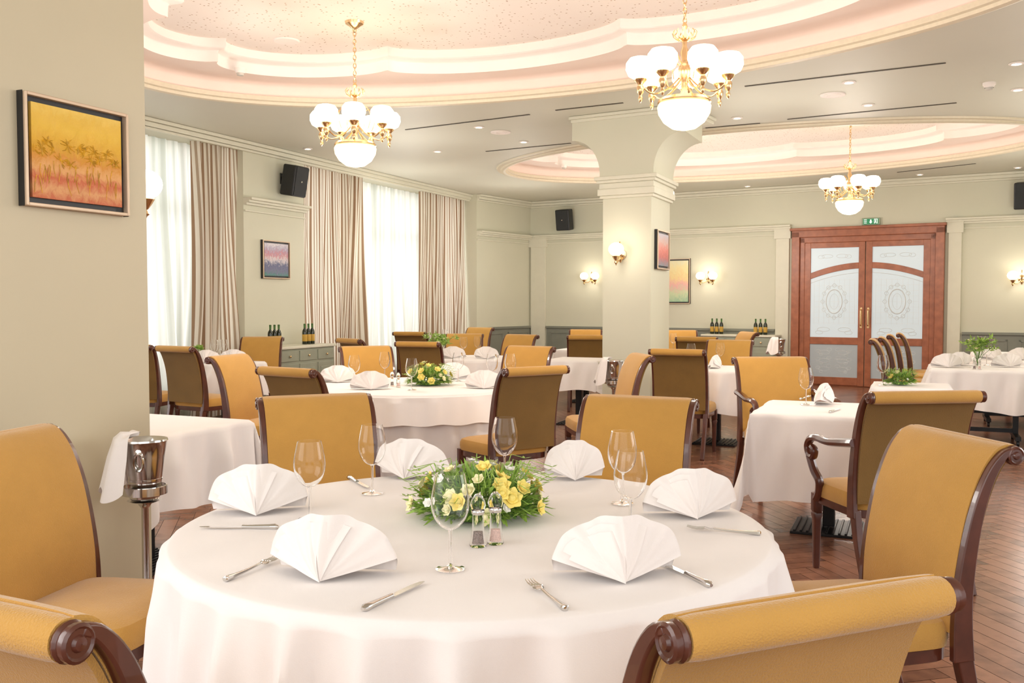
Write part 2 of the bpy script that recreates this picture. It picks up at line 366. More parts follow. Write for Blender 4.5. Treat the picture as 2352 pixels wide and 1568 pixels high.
# ================================================================= DOOR
dl,dr=bw(1820),bw(2168); DW=(dr-dl).length
mb=MB()
for x0,x1 in ((0,.13),(DW-.13,DW)): mb.box(((x0+x1)/2,-.05,1.30),(x1-x0,.12,2.6))
mb.box((DW/2,-.05,2.57),(DW,.12,.13)); mb.box((DW/2,-.07,2.64),(DW+.05,.17,.045))
for x0,x1 in ((.13,.21),(DW-.21,DW-.13)): mb.box(((x0+x1)/2,-.02,1.25),(x1-x0,.08,2.5))
mb.box((DW/2,-.02,2.46),(DW-.26,.08,.1)); mb.box((DW/2,-.012,.01),(DW,.05,.02))
door=struct(mb.build('door_1',M_door,loc=dl,rz=bang,smooth=0,bevel=.008))
def arch(x): 
    t=(x-DW/2)/(DW/2-.21); return 2.07-.21*t*t
for sd in (0,1):
    x0,x1=(.21,DW/2-.006) if sd==0 else (DW/2+.006,DW-.21)
    mb=MB(); s_=.1
    for a_,b_ in ((x0,x0+s_),(x1-s_,x1)): mb.box(((a_+b_)/2,-.03,1.21),(b_-a_,.05,2.40))
    for z0,z1 in ((.02,.15),(.70,.82),(2.32,2.41)): mb.box(((x0+x1)/2,-.03,(z0+z1)/2),(x1-x0-2*s_+.002,.046,z1-z0))
    xs=[x0+s_+(x1-x0-2*s_)*k/14 for k in range(15)]
    mb.poly([(x,arch(x)-.10) for x in xs]+[(x,arch(x)) for x in xs[::-1]],lambda a_,b_,t:(a_,t,b_),-.053,-.007)
    lf=mb.build('door_leaf',M_door,door,smooth=0,bevel=.005)
    for z0,z1 in ((.15,.70),(.82,None),(None,2.32)):
        lo=[(x,z0 if z0 else arch(x)) for x in xs]; hi=[(x,z1 if z1 else arch(x)-.10) for x in xs]
        MB().poly(lo+hi[::-1],lambda a_,b_,t:(a_,t,b_),-.034,-.026).build('frosted_pane',M_fgd if z1==.70 else M_fg,lf,smooth=0)
    xm=(x0+x1)/2; mb=MB(); y=-.0345
    def oval(cx,cz,rx,rz_,r=.006,a0=0,a1=2*pi,n_=36): mb.tube([(cx+rx*cos(a0+(a1-a0)*k/n_),y,cz+rz_*sin(a0+(a1-a0)*k/n_)) for k in range(n_+1)],r*.55,4)
    oval(xm,1.42,.13,.2,.016); oval(xm,1.42,.19,.27,.006); oval(xm,1.42,.07,.13,.005)
    for k in range(12):
        a_=k*pi/6; oval(xm+.19*cos(a_),1.42+.27*sin(a_),.03,.03,.007,n_=10)
    for sx in (-1,1):
        oval(xm+sx*.17,.95,.10,.035,.006); oval(xm+sx*.24,.9,.06,.03,.006); oval(xm+sx*.12,2.18,.09,.03,.006); oval(xm+sx*.22,2.17,.05,.03,.005)
        for zz in (.28,.42,.56): oval(xm+sx*.15,zz,.09,.035,.006); oval(xm+sx*.25,zz+.02,.04,.025,.006,n_=12); oval(xm+sx*.07,zz+.05,.04,.025,.006,n_=12); oval(xm+sx*.20,zz-.04,.03,.02,.006,n_=12)
    for k in range(9):
        xx=xs[0]+.06+k*(xs[-1]-xs[0]-.12)/8; mb.box((xx,y,1.42),(.003,.003,.75))
    for k in range(9): mb.box((xm,y,1.06+k*.09),(xs[-1]-xs[0]-.12,.003,.003))
    mb.tube([(x,y,arch(x)-.17) for x in xs],.004,4)
    mb.build('etching',M_etch,lf,smooth=0)
    hx=x1-.05 if sd==0 else x0+.05
    hb=MB().box((hx,-.058,1.15),(.035,.01,.34)); hb.tube([(hx,-.06,1.02),(hx,-.11,1.04),(hx,-.115,1.15),(hx,-.11,1.27),(hx,-.06,1.29)],.011,8)
    hb.build('handle',M_gold,lf)
p=bw(1998); t=thing('exit_sign','green emergency exit sign with running figure and arrow above the double door','sign',(p.x,p.y,zat(510,p.y)),bang); t.scale=(.88,1,.88)
MB().box((0,-.03,0),(.32,.05,.13)).build('housing',mat('sign_grey',(150,165,140),.4),t,smooth=0,bevel=.006)
MB().box((0,-.058,0),(.27,.004,.10)).build('panel',M_exit,t,smooth=0)
mb=MB(); yy=-.062
def dia(pts): mb.poly(pts,lambda a,b,q:(a,q,b),yy-.001,yy+.001)
dia([(-.012,.035),(.012,.035),(.012,-.005),(.03,-.005),(0,-.038),(-.03,-.005),(-.012,-.005)])
dia([(.06,-.04),(.06,.045),(.12,.045),(.12,-.04),(.112,-.04),(.112,.037),(.068,.037),(.068,-.04)])
dia([(.082,.03),(.094,.03),(.094,.018),(.082,.018)]); dia([(.078,.016),(.096,.014),(.094,-.008),(.105,-.038),(.098,-.038),(.086,-.012),(.076,-.03),(.070,-.028),(.082,-.006)])
dia([(-.12,.04),(-.07,.04),(-.07,.03),(-.12,.03)]); dia([(-.12,.01),(-.07,.01),(-.07,.0),(-.12,.0)]);dia([(-.12,-.02),(-.07,-.02),(-.07,-.03),(-.12,-.03)])
mb.build('pictogram',M_exw,t,smooth=0)
# ================================================================= WALL THINGS
lang=atan2(1,.434)
def paint_mat(name,cols,sc=6,seed=0,mixv=.8,strk=0):
    m=bpy.data.materials.new(name); m.use_nodes=True; n=m.node_tree.nodes; l=m.node_tree.links; b=n['Principled BSDF']
    tc=n.new('ShaderNodeTexCoord'); sx=n.new('ShaderNodeSeparateXYZ'); l.new(tc.outputs['Generated'],sx.inputs[0])
    mp_=n.new('ShaderNodeMapping'); mp_.inputs['Scale'].default_value=(1.3,1,.8); mp_.inputs['Location'].default_value=(seed,seed*2,0); l.new(tc.outputs['Generated'],mp_.inputs[0])
    nz=n.new('ShaderNodeTexNoise'); nz.inputs['Scale'].default_value=sc; nz.inputs['Detail'].default_value=9; nz.inputs['Roughness'].default_value=.7; nz.inputs['Distortion'].default_value=1.6; l.new(mp_.outputs[0],nz.inputs['Vector'])
    a=n.new('ShaderNodeMath'); a.operation='MULTIPLY_ADD'; l.new(nz.outputs['Fac'],a.inputs[0]); a.inputs[1].default_value=mixv; l.new(sx.outputs[2],a.inputs[2])
    s=n.new('ShaderNodeMath'); s.operation='SUBTRACT'; l.new(a.outputs[0],s.inputs[0]); s.inputs[1].default_value=mixv/2
    rp=n.new('ShaderNodeValToRGB'); e=rp.color_ramp.elements; e[0].color=lin(cols[0]); e[0].position=0; e[1].color=lin(cols[-1]); e[1].position=1
    for k in range(1,len(cols)-1): x=e.new(k/(len(cols)-1)); x.color=lin(cols[k])
    l.new(s.outputs[0],rp.inputs[0]); l.new(rp.outputs[0],b.inputs['Base Color']); b.inputs['Roughness'].default_value=.5
    bp=n.new('ShaderNodeBump'); bp.inputs['Strength'].default_value=.7; bp.inputs['Distance'].default_value=.01; l.new(nz.outputs['Fac'],bp.inputs['Height']); l.new(bp.outputs[0],b.inputs['Normal'])
    return m
M_sil=mat('champagne_frame',(210,186,160),.35,.3,var=.05)
def painting(p,rz,w,h,m,label,fm=M_sil,extra=None):
    t=thing('painting',label,'painting',p,rz)
    mb=MB(); k=.012
    for sx in (-1,1): mb.box((sx*(w/2-k/2),-.022,0),(k,.044,h))
    for sz in (-1,1): mb.box((0,-.022,sz*(h/2-k/2)),(w-2*k,.044,k))
    mb.build('outer_frame',fm,t,smooth=0,bevel=.002)
    mb=MB()
    for sx in (-1,1): mb.box((sx*(w/2+.002),-.018,0),(.003,.030,h+.006))
    mb.box((0,-.010,0),(w-2*k,.018,h-2*k)); mb.build('backing_board',M_black,t,smooth=0)
    cv=MB().box((0,-.022,0),(w-2*k-.045,.024,h-2*k-.045)).build('canvas',m,t,smooth=0)
    if extra: extra(cv,w-2*k-.045,h-2*k-.045)
def sunflowers(cv,w,h):     # raised paint strokes: overlapping rayed flower heads and grass streaks
    rnd=random.Random(3); mb=MB(); y=-.0345
    for k in range(15):
        cx=-w*.46+w*.92*k/14+rnd.uniform(-.015,.015); cz=rnd.uniform(-.045,.045)
        for j in range(13):
            a=rnd.random()*6.28; r=rnd.uniform(.015,.045)
            x1=max(-w*.48,min(w*.48,cx+r*cos(a)))
            mb.tube([(cx,y,cz),((cx+x1)/2,y-.001,cz+r*sin(a)*.5+rnd.uniform(-.006,.006)),(x1,y,cz+r*sin(a)*.8)],[.0022,.0018,.001],4)
    for k in range(26):
        x=rnd.uniform(-.46,.46)*w; z=rnd.uniform(-.10,-.03); mb.tube([(x,y,z),(x+rnd.uniform(-.01,.01),y-.001,z-.03),(x+rnd.uniform(-.015,.015),y,z-.07)],[.002,.0016,.001],4)
    mb.build('flower_strokes',mat('ochre_strokes',(206,156,38),.5,var=.4,vs=40),cv,smooth=0)
M_p1=paint_mat('sunflower_paint',[(206,110,70),(228,166,110),(208,104,64),(236,176,110),(222,150,50),(226,170,44),(236,184,54),(242,196,66),(240,194,72),(246,208,98)],7,1,.34)
M_p2=paint_mat('blue_violet_paint',[(70,130,120),(110,110,140),(90,96,130),(214,204,206),(196,130,140),(176,168,190),(220,214,218)],9,3,.9)
M_p3=paint_mat('red_grey_paint',[(120,130,140),(186,96,90),(216,120,104),(206,170,160),(190,186,196)],6,5,.7)
M_p4=paint_mat('meadow_paint',[(160,194,160),(200,212,170),(232,176,170),(238,210,150),(238,222,164),(232,226,190)],6,7,.6)
ld=Vector((.434,1,0)).normalized()
pcen=Vector((-1.66,4.3,0))-ld*.40
painting((pcen.x,pcen.y,2.00),lang,.52,.44,M_p1,'large yellow and orange sunflower painting on the left pillar',extra=sunflowers)
pp=lw(632); painting((pp.x,pp.y,zat(597,pp.y)),lang,.56,.49,M_p2,'small blue and violet painting on the pier under the left wall speaker')
pc=cc+w2*.38; painting((pc.x,pc.y,zat(575,pc.y)),atan2(w2.y,w2.x),.5,.41,M_p3,'small red and grey painting on the right side of the central column')
pb_=bw(1545); painting((pb_.x,pb_.y,zat(646,pb_.y)),bang,.68,.82,M_p4,'tall pale floral painting on the back wall, half hidden by the column')
def speaker(p,rz,tilt,label):
    t=thing('wall_speaker',label,'speaker',p,rz,'black wall speakers')
    b=MB(); b.poly([(-.13,-.08),(.13,-.08),(.15,-.30),(-.15,-.30)],lambda a,c,q:(a,c,q),-.2,.2)
    o=b.build('cabinet',M_black,t,smooth=0,bevel=.02); o.rotation_euler.x=tilt
    g=MB().box((0,-.305,0),(.26,.012,.37)).build('grille',mat('speaker_grille',(44,46,48),.7,bump=.5,bs=500),t,smooth=0,bevel=.005); g.rotation_euler.x=tilt
    g=MB().box((0,-.313,.0),(.02,.004,.02)).build('badge',M_steel,t,smooth=0); g.rotation_euler.x=tilt
    MB().box((0,-.005,0),(.1,.01,.14)).cyl((0,0,0),(0,-.12,0),.02).build('bracket',M_black,t)
p=lw(652); speaker((p.x,p.y,zat(413,p.y)),lang-.0,.18,'black speaker mounted high on the pier between the two windows')
p=bw(1307); speaker((p.x,p.y,zat(504,p.y)),bang,.15,'black speaker on the back wall left of the central column')
p=bw(2350); speaker((p.x,p.y,zat(449,p.y)),bang,.15,'black speaker high on the back wall at the right edge')
def globe_prof(r,sq=.82):
    return [(max(r*sin(a),.0005),-r*sq*cos(a)) for a in [pi*k/12 for k in range(13)]]
def plight(loc,e,r=.1,col=(1,.9,.78)):
    ld_=bpy.data.lights.new('lamp','POINT'); ld_.energy=e; ld_.shadow_soft_size=r; ld_.color=col
    o=bpy.data.objects.new('lamp_and_fill_light',ld_); C.objects.link(o); o.location=loc  # chandelier, sconce and cove lamps, plus the unseen room fill
def sconce(p,rz,n_,label,up=0):
    t=thing('wall_sconce',label,'wall lamp',p,rz,'brass wall sconces')
    MB().lathe([(.0005,-.0),(.05,-.0),(.055,-.012),(.03,-.02),(.015,-.03)],16,axis='y').build('backplate',M_gold,t)
    xs=(0,) if n_==1 else (-.115,.115)
    mb=MB()
    for x in xs:
        mb.tube(crom([(0,-.02,0),(x*.5,-.08,-.07),(x,-.13,-.06),(x,-.14,-.02)],4),.008,6)
    mb.lathe([(.0005,-.09),(.012,-.075),(.02,-.05),(.01,-.03),(.02,0)],10,(0,-.03,0))
    mb.tube(crom([(0,-.03,0),(0,-.07,.07),(0,-.05,.13),(0,-.03,.11)],4),.006,6)
    mb.build('arm',M_gold,t)
    for x in xs:
        MB().lathe([(.0005,-.12),(.01,-.10),(.022,-.09),(.012,-.07),(.03,-.045),(.045,-.02),(.035,-.015)],12,(x,-.14,0)).build('holder',M_gold,t)
        MB().lathe(globe_prof(.08,.88),18,(x,-.14,.05)).build('globe',M_globe,t)
    v=Matrix.Rotation(rz,3,'Z')@Vector((0,-.34,.05)); plight((p[0]+v.x,p[1]+v.y,p[2]+v.z),3.5,.08)
for px,n_,lb in ((1361,2,'double-globe brass sconce on the back wall left of the column'),(1628,2,'double-globe brass sconce on the back wall between column and door'),(2345,2,'brass sconce on the back wall right of the double door')):
    p=bw(px); sconce((p.x,p.y,zat(640,p.y)),bang,n_,lb)
p=cc+w1*.33; sconce((p.x,p.y,zat(585,p.y)),colrz,1,'single-globe brass sconce on the front face of the central column')
ps=Vector((-1.66,4.3,0))+Vector((-.917,.398,0))*.145
sconce((ps.x,ps.y,zat(450,4.5)),atan2(.398,-.917),1,'brass sconce peeking out from behind the left pillar')
# ================================================================= CEILING THINGS
M_slot=mat('dark_slot',(70,62,50),.6)
for (a,b,c,d,lb) in ((930,297,1215,262,'long dark linear vent between the left chandelier and the column'),(1115,347,1310,328,'short linear ceiling vent left of the far coffer'),(1275,252,1430,235,'short linear ceiling vent just left of the column capital'),(1620,293,1745,282,'short linear ceiling vent right of the column capital'),(1710,197,2172,143,'longest linear ceiling vent, right of the large chandelier'),(1808,273,2197,235,'long linear ceiling vent above the far coffer rim'),(2060,395,2240,375,'faint linear vent near the back wall')):
    p,q=on(a,b,CE),on(c,d,CE); o=MB().wbox(p,q,CE-.006,CE-.001,.025).build('linear_vent',M_slot,smooth=0); tag(o,lb,'air vent','linear ceiling vents')
T=thing('downlight','x','downlight')
MB().lathe([(.035,-.001),(.06,-.001),(.062,-.008),(.04,-.012),(.036,-.004)],16).build('trim_ring',M_white,T)
MB().lathe([(.0005,-.003),(.036,-.004)],16).build('bulb',M_bulb,T)
index(T); proto(T)
for px,py,lb in ((1100,291,'recessed downlight left of the column, beside the long vent'),(1203,325,'recessed downlight just above the short vent left of the far coffer'),(1005,347,'recessed downlight in front of the second window'),(707,341,'recessed downlight above the wall speaker by the window'),(1693,270,'recessed downlight right of the column capital'),(1950,188,'recessed downlight just above the round ceiling grille at right'),(1994,240,'recessed downlight below the round ceiling grille at right'),(2335,145,'recessed downlight nearest the top right corner'),(2338,205,'recessed downlight second from the top right corner'),(1717,427,'recessed downlight behind the far coffer, right of the column'),(2113,400,'recessed downlight over the double door'),(2338,384,'recessed downlight behind the far coffer near the right edge')):
    p=on(px,py,CE); dup(T,p,0,lb,'recessed ceiling downlights')
for px,py,lb in ((1150,303,'round white ceiling grille left of the column'),(1913,217,'round white ceiling grille at right of the large chandelier')):
    p=on(px,py,CE); o=MB().lathe([(.0005,-.006),(.05,-.006),(.055,-.012),(.07,-.012),(.075,-.006),(.10,-.008),(.115,-.012),(.12,-.001)],28).build('ceiling_grille',M_white,loc=p); tag(o,lb,'ceiling speaker','round ceiling grilles')
for px,py,z,lb in ((552,157,3.56,'white smoke detector in the near coffer ledge'),(2272,190,CE,'white smoke detector on the ceiling at right'),(1296,378,3.56,'tiny white detector inside the far coffer at its left end')):
    p=on(px,py,z); t=thing('smoke_detector',lb,'smoke detector',p)
    MB().lathe([(.055,-.0),(.055,-.02),(.045,-.03),(.04,-.045)],20).build('base',M_white,t); MB().lathe([(.034,-.04),(.03,-.065),(.0005,-.07)],20).build('sensor',mat('detector_grey',(200,195,185),.5),t)
p=on(658,93,3.75); o=MB().lathe([(.0005,-.012),(.11,-.012),(.12,-.001)],28).build('ceiling_grille',M_white,loc=p); tag(o,'flat round white grille on the perforated coffer ceiling','ceiling speaker')
CH=thing('chandelier','x','chandelier')
MB().lathe([(.0005,-.09),(.015,-.085),(.02,-.06),(.05,-.035),(.075,-.02),(.08,-.0)],20).build('ceiling_canopy',M_gold,CH)
mb=MB()
for k in range(13):
    z=-.10-k*.033; a=k*pi/2
    mb.tube([(cos(a)*.012*cos(q),sin(a)*.012*cos(q),z+.022*sin(q)) for q in [2*pi*j/8 for j in range(9)]],.004,5)
mb.build('chain',M_gold,CH)
MB().lathe([(.0005,-.50),(.012,-.51),(.02,-.53),(.01,-.55),(.018,-.58),(.04,-.60),(.045,-.615),(.016,-.63),(.016,-.66),(.03,-.70),(.018,-.75),(.025,-.78),(.04,-.80),(.045,-.85),(.025,-.89),(.018,-.94),(.03,-.98),(.11,-1.0),(.12,-1.02),(.0005,-1.03)],18).build('stem',M_gold,CH)
mb=MB()
for k in range(12):
    a=2*pi*k/12; mb.tube([(cos(a)*r,sin(a)*r,z) for r,z in ((.04,-.62),(.07,-.60),(.08,-.57),(.065,-.555))],.004,5)
mb.build('crown_leaves',M_gold,CH)
MB().lathe([(.158,-1.0),(.176,-1.02),(.176,-1.03),(.158,-1.04)],28,cap=False).build('bowl_ring',M_gold,CH)
MB().lathe([(.10,-1.0),(.158,-1.015),(.177,-1.055),(.170,-1.10),(.136,-1.155),(.08,-1.195),(.0005,-1.212)],28).build('bottom_bowl',M_bowl,CH)
mb=MB()
for k in range(3):
    a=2*pi*k/3+.5; mb.cyl((.02*cos(a),.02*sin(a),-.90),(.158*cos(a),.158*sin(a),-1.02),.004,n=5)
mb.build('bowl_rods',M_gold,CH)
for k in range(7):
    a=2*pi*k/7+.25; ca,sa=cos(a),sin(a)
    ar=MB().tube(crom([(.03*ca,.03*sa,-.86),(.10*ca,.10*sa,-.93),(.20*ca,.20*sa,-.97),(.27*ca,.27*sa,-.93),(.29*ca,.29*sa,-.88)],4),.006,6)
    ar.tube(crom([(.04*ca,.04*sa,-.78),(.12*ca,.12*sa,-.72),(.17*ca,.17*sa,-.80),(.14*ca,.14*sa,-.90)],4),.0038,5)
    a_o=ar.build('arm',M_gold,CH)
    MB().lathe([(.0005,-1.03),(.008,-1.022),(.015,-1.0),(.009,-.98),(.022,-.96),(.026,-.93),(.016,-.91),(.04,-.885),(.044,-.875),(.04,-.865)],14,(.29*ca,.29*sa,0)).build('holder',M_gold,a_o)
    MB().lathe([(.045,-.872),(.080,-.852),(.098,-.812),(.095,-.768),(.072,-.738),(.042,-.729)],20,(.29*ca,.29*sa,0)).build('glass_shade',M_globe,a_o)
index(CH); proto(CH)
for X,Y,rz,lb in ((-1.32,8.0,.1,'brass chandelier with glowing opal globes, left over the near tables'),(1.14,6.3,.2,'largest-looking brass chandelier with lit globes, right of centre near the column'),(4.38,12.3,0,'distant brass chandelier hanging in front of the double door'),(1.96,13.7,.3,'brass chandelier almost entirely hidden behind the central column')):
    dup(CH,(X,Y,3.75),rz,lb,'brass chandeliers')
    plight((X,Y,2.38),38,.15,(1,.92,.84)); plight((X,Y,3.22),2.5,.2)
# ================================================================= CHAIRS
def chair_proto(name,hw,arms,cat):
    t=thing(name,'x',cat)
    cl=crom([(-.20,.44),(-.203,.56),(-.218,.68),(-.243,.80),(-.280,.90),(-.320,.958),(-.352,.973)],5)
    mb=MB(); n_=10
    poly=ribbon([(p.x+.004,p.y) for p in cl],(.055,.030))
    R=[]
    for i in range(n_+1):
        x=-hw+.018+(2*hw-.036)*i/n_; bul=.008*(1-(2*i/n_-1)**4)
        m_=len(poly)//2
        R.append([(x,a+(0 if k<m_ else bul),b) for k,(a,b) in enumerate(poly)])
    mb.rings(R)
    mb.lathe([(.0005,-hw+.018),(.029,-hw+.018),(.031,-hw+.04),(.031,0),(.031,hw-.04),(.029,hw-.018),(.0005,hw-.018)],20,(0,-.356,.958),axis='x')
    mb.build('backrest',M_fab,t)
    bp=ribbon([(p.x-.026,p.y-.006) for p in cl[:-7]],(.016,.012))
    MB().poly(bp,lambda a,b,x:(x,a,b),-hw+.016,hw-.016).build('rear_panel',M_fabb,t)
    for sx in (-1,1):
        mb=MB(); full=crom([(-.205,.36),(-.20,.46),(-.203,.56),(-.218,.68),(-.243,.80),(-.280,.90),(-.320,.956),(-.352,.972)],5)
        pol=ribbon([(p.x+.003,p.y) for p in full],(.068,.018)); 
        x0,x1=(hw-.020,hw+.006) if sx>0 else (-hw-.006,-hw+.020)
        mb.poly(pol,lambda a,b,x:(x,a,b),x0,x1)
        sr=mb.build('side_rail',M_wood,t,bevel=.006)
        s=sx
        MB().lathe([(.0005,s*(hw-.016)),(.0275,s*(hw-.016)),(.029,s*(hw-.011)),(.0255,s*(hw-.007)),(.027,s*(hw-.003)),(.027,s*(hw+.005)),(.0225,s*(hw+.008)),(.019,s*(hw+.005)),(.012,s*(hw+.005)),(.009,s*(hw+.010)),(.0005,s*(hw+.011))],20,(0,-.356,.957),axis='x').build('scroll_rosette',M_wood,sr)
        pol=ribbon(crom([(-.335,0),(-.285,.14),(-.235,.27),(-.205,.40)],5),(.032,.055))
        MB().poly(pol,lambda a,b,x:(x,a,b),sx*(hw-.02)-.018,sx*(hw-.02)+.018).build('leg',M_wood,t,bevel=.005)
        fx=sx*(hw-.025)
        MB().sell([(.013,.013,0),(.016,.016,.02),(.02,.02,.26),(.026,.026,.29),(.022,.022,.30),(.026,.026,.31),(.026,.026,.40)],5,16,(fx,.215,0)).build('leg',M_wood,t)
    def tz(l_): 
        R=[]
        for s_,z in l_:
            ring=[]
            for j in range(40):
                a=2*pi*(j+.5)/40; x=abs(cos(a))**(2/7)*(1 if cos(a)>0 else -1); y=abs(sin(a))**(2/7)*(1 if sin(a)>0 else -1)
                ring.append((x*s_*(hw+.0-.02*(1-y)/2*1.2),.025+y*(s_*.222),z))
            R.append(ring)
        return R
    MB().rings(tz([(.96,.352),(.98,.356),(.98,.392),(.94,.395)])).build('seat_frame',M_wood,t)
    MB().rings(tz([(.95,.39),(1.0,.395),(1.015,.42),(1.01,.448),(.97,.468),(.85,.480),(.5,.488),(.1,.49)])).build('seat',M_fab,t)
    if arms:
        for sx in (-1,1):
            x=sx*(hw+.005)
            mb=MB(); pts=[(x,-.235,.73),(x,-.12,.715),(x+sx*.01,.02,.70),(x+sx*.015,.13,.705),(x+sx*.015,.20,.69),(x+sx*.015,.235,.65),(x+sx*.015,.215,.605),(x+sx*.015,.17,.60),(x+sx*.015,.155,.635),(x+sx*.015,.185,.65)]
            pp_=crom(pts,4); mb.tube(pp_,[.022-.006*(k/len(pp_)) for k in range(len(pp_))],8,1.2)
            q=crom([(x+sx*.015,.21,.60),(x+sx*.01,.17,.53),(x,.13,.48),(x-sx*.005,.14,.42),(x-sx*.005,.17,.38)],4); mb.tube(q,.021,8,1.1)
            mb.build('arm',M_wood,t)
    index(t); proto(t); return t
DC=chair_proto('dining_chair',.25,False,'chair'); AC=chair_proto('armchair',.285,True,'armchair')
def chair(rx,ry,fx,fy,label,group='mustard dining chairs',P_=DC):
    l_=hypot(fx,fy); fx/=l_; fy/=l_
    return dup(P_,(rx+.355*fx,ry+.355*fy,0),atan2(fy,fx)-pi/2,label,group)
def px2(px,Y): return (px-1176)/F*Y
g1='mustard chairs around the front round table'
def seat_chair(x,y,fx,fy,label,g): 
    return dup(DC,(x,y,0),atan2(fy,fx)-pi/2,label,g)
seat_chair(-1.30,2.92,.95,-.20,'mustard chair with dark frame at far left of the front table, beside the ice bucket',g1)
near=[seat_chair(-.64,1.64,.43,.90,'mustard chair cropped at the bottom left corner, seen from behind',g1),
seat_chair(.292,1.64,-.40,.915,'mustard chair nearest the camera at bottom right, rolled back towards us',g1)]
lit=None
for q in near:               # light on the two nearest backs painted in with the lit velvet copy
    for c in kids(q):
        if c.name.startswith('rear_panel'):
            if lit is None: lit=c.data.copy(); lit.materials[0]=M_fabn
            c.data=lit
seat_chair(1.065,2.90,-.97,-.18,'mustard chair on the right side of the front table, before the armchair',g1)
seat_chair(-.745,3.90,.40,-.91,'mustard chair facing us behind the front table, left one',g1)
seat_chair(.42,3.84,-.42,-.91,'mustard chair facing us behind the front table, right one',g1)
g2='mustard chairs around the second round table'; g3='mustard chairs in the back of the dining room'
for px,Y,fx,fy,lb,g in (
 (520,7.45,.95,-.3,'mustard chair side-on at the left of the second round table',g2),
 (655,6.0,.55,.83,'mustard chair seen from behind, left front of the second round table',g2),
 (1232,6.1,-.56,.83,'mustard chair seen from behind with seat showing, right front of the second round table',g2),
 (838,9.0,.4,-.92,'mustard chair facing us at the far left of the second round table',g2),
 (1220,9.0,-.5,-.86,'mustard chair facing us at the far right of the second round table',g2),
 (1478,7.6,-.98,-.15,'mustard chair turned left, before the base of the central column',g2),
 (958,10.0,.3,.95,'olive-looking chair back above the second table flowers, facing away',g3),
 (800,10.9,.75,.65,'chair seen from behind near the striped curtain, left of the far round table',g3),
 (1067,12.6,-.05,-1,'chair facing us behind the far round table with the plant',g3),
 (1200,12.3,-.6,-.8,'chair facing left at the right side of the far round table',g3),
 (940,13.4,.3,.95,'small distant chair before the bright sheer curtain',g3),
 (1105,15.8,-.5,-.8,'most distant chair by the far left corner of the room',g3),
 (603,11.47,0,-1,'mustard chair facing us in front of the left sideboard',g3),
 (399,9.0,.5,.86,'chair with its seat showing, at the left window table beside the pillar',g3),
 (292,9.3,.12,1,'chair mostly hidden behind the left pillar at the window table',g3),
 (1555,8.4,.4,.92,'chair seen from behind in front of the square table right of the column',g3),
 (1678,10.5,-.4,-.92,'mustard chair facing us behind the square table right of the column',g3),
 (1600,11.4,.3,.95,'dark-looking chair back just right of the column',g3),
 (1562,14.2,-.1,-1,'small distant chair facing us right of the column edge',g3),
 (1722,13.4,-.95,-.2,'chair seen edge-on before the back sideboard',g3),
 (1348,12.0,.1,1,'chair seen from behind just left of the column',g3),
 (1345,14.6,-.1,-1,'small distant chair facing us just left of the column, against the dado',g3),
 (2002,10.8,.93,-.38,'first chair of the four side-on before the double door',g3),
 (2023,11.4,.93,-.38,'second chair of the four side-on before the double door',g3),
 (2042,12.3,.93,-.38,'third chair of the four side-on before the double door',g3),
 (2064,12.9,.93,-.38,'fourth, furthest chair of the row side-on before the double door',g3)):
    chair(px2(px,Y),Y,fx,fy,lb,g)
chair(1.97,7.2,.08,-1,'mustard armchair facing us behind the square table at right','mustard armchairs',AC)
chair(1.94,4.40,-.13,.99,'mustard armchair with scrolled arm seen from behind at right','mustard armchairs',AC)
# ================================================================= TABLES
def round_cloth(R,drop,nf,amp,flare,name,loc,label,z=.75,m=M_cloth,seed=1):
    rnd=random.Random(seed); ph=[rnd.random()*6.28 for _ in range(6)]; N=nf*14; Rr=[]
    for r,zz in ((.001,z),(R*.5,z),(R-.03,z),(R-.008,z-.001),(R+.001,z-.005),(R+.004,z-.014)):
        Rr.append([(r*cos(2*pi*k/N),r*sin(2*pi*k/N),zz) for k in range(N)])
    for j in range(1,23):
        t=(j/22)**1.5; ring=[]
        for k in range(N):
            a=2*pi*k/N
            q=.5+.5*cos(nf*a+ph[0]+1.3*sin(2*a+ph[3])+.7*sin(5*a+ph[4]))
            w=(q**2.2*1.9-.55)*(.7+.3*sin(3*a+ph[5]))          # narrow outward ridges, wide valleys
            w+=.30*cos((nf//2)*a+ph[1])+.18*cos((nf*2-3)*a+ph[2]+2*t)
            w*=amp*min(1,.20+t*4.2)
            r=R+.020+flare*t+max(w,-flare*t*.75-.016); ring.append((r*cos(a),r*sin(a),z-.016-(drop-.016)*t+.006*sin(nf*a+ph[4])*t))
        Rr.append(ring)
    o=MB().rings(Rr,cap=False).build(name,m,loc=loc,smooth=60); tag(o,label,'tablecloth','white tablecloths'); return o
def round_table(x,y,R,label,clabel,nf,amp,flare,seed,overlay=None):
    t=thing('round_table',label,'table',(x,y,0),0,'dining tables')
    MB().lathe([(.0005,.715),(R-.01,.715),(R-.003,.722),(R-.004,.742),(.0005,.744)],40).build('tabletop',M_wood,t)
    MB().lathe([(.05,.02),(.05,.68),(.14,.70),(.14,.715)],16,cap=True).build('pedestal',M_iron,t)
    MB().lathe([(.0005,0),(.32,0),(.32,.015),(.08,.05),(.0005,.055)],24).build('base_plate',M_iron,t)
    if overlay:
        round_cloth(R,.69,nf,amp,flare,'tablecloth',(x,y,0),clabel,.747,seed=seed)
        round_cloth(R+.018,.21,nf-4,.016,.045,'tablecloth',(x,y,0),overlay,.752,seed=seed+9)
    else: round_cloth(R,.69,nf,amp,flare,'tablecloth',(x,y,0),clabel,.75,seed=seed)
T1=(-.115,2.75); T2=(-.76,7.4)
round_table(*T1,.85,'large round table in the foreground hidden by its white cloth','white floor-length cloth on the large foreground round table',26,.034,.045,3)
round_table(*T2,.80,'second round table in the middle of the room','long white undercloth of the second round table',24,.024,.02,5,'short white overlay on the second round table')
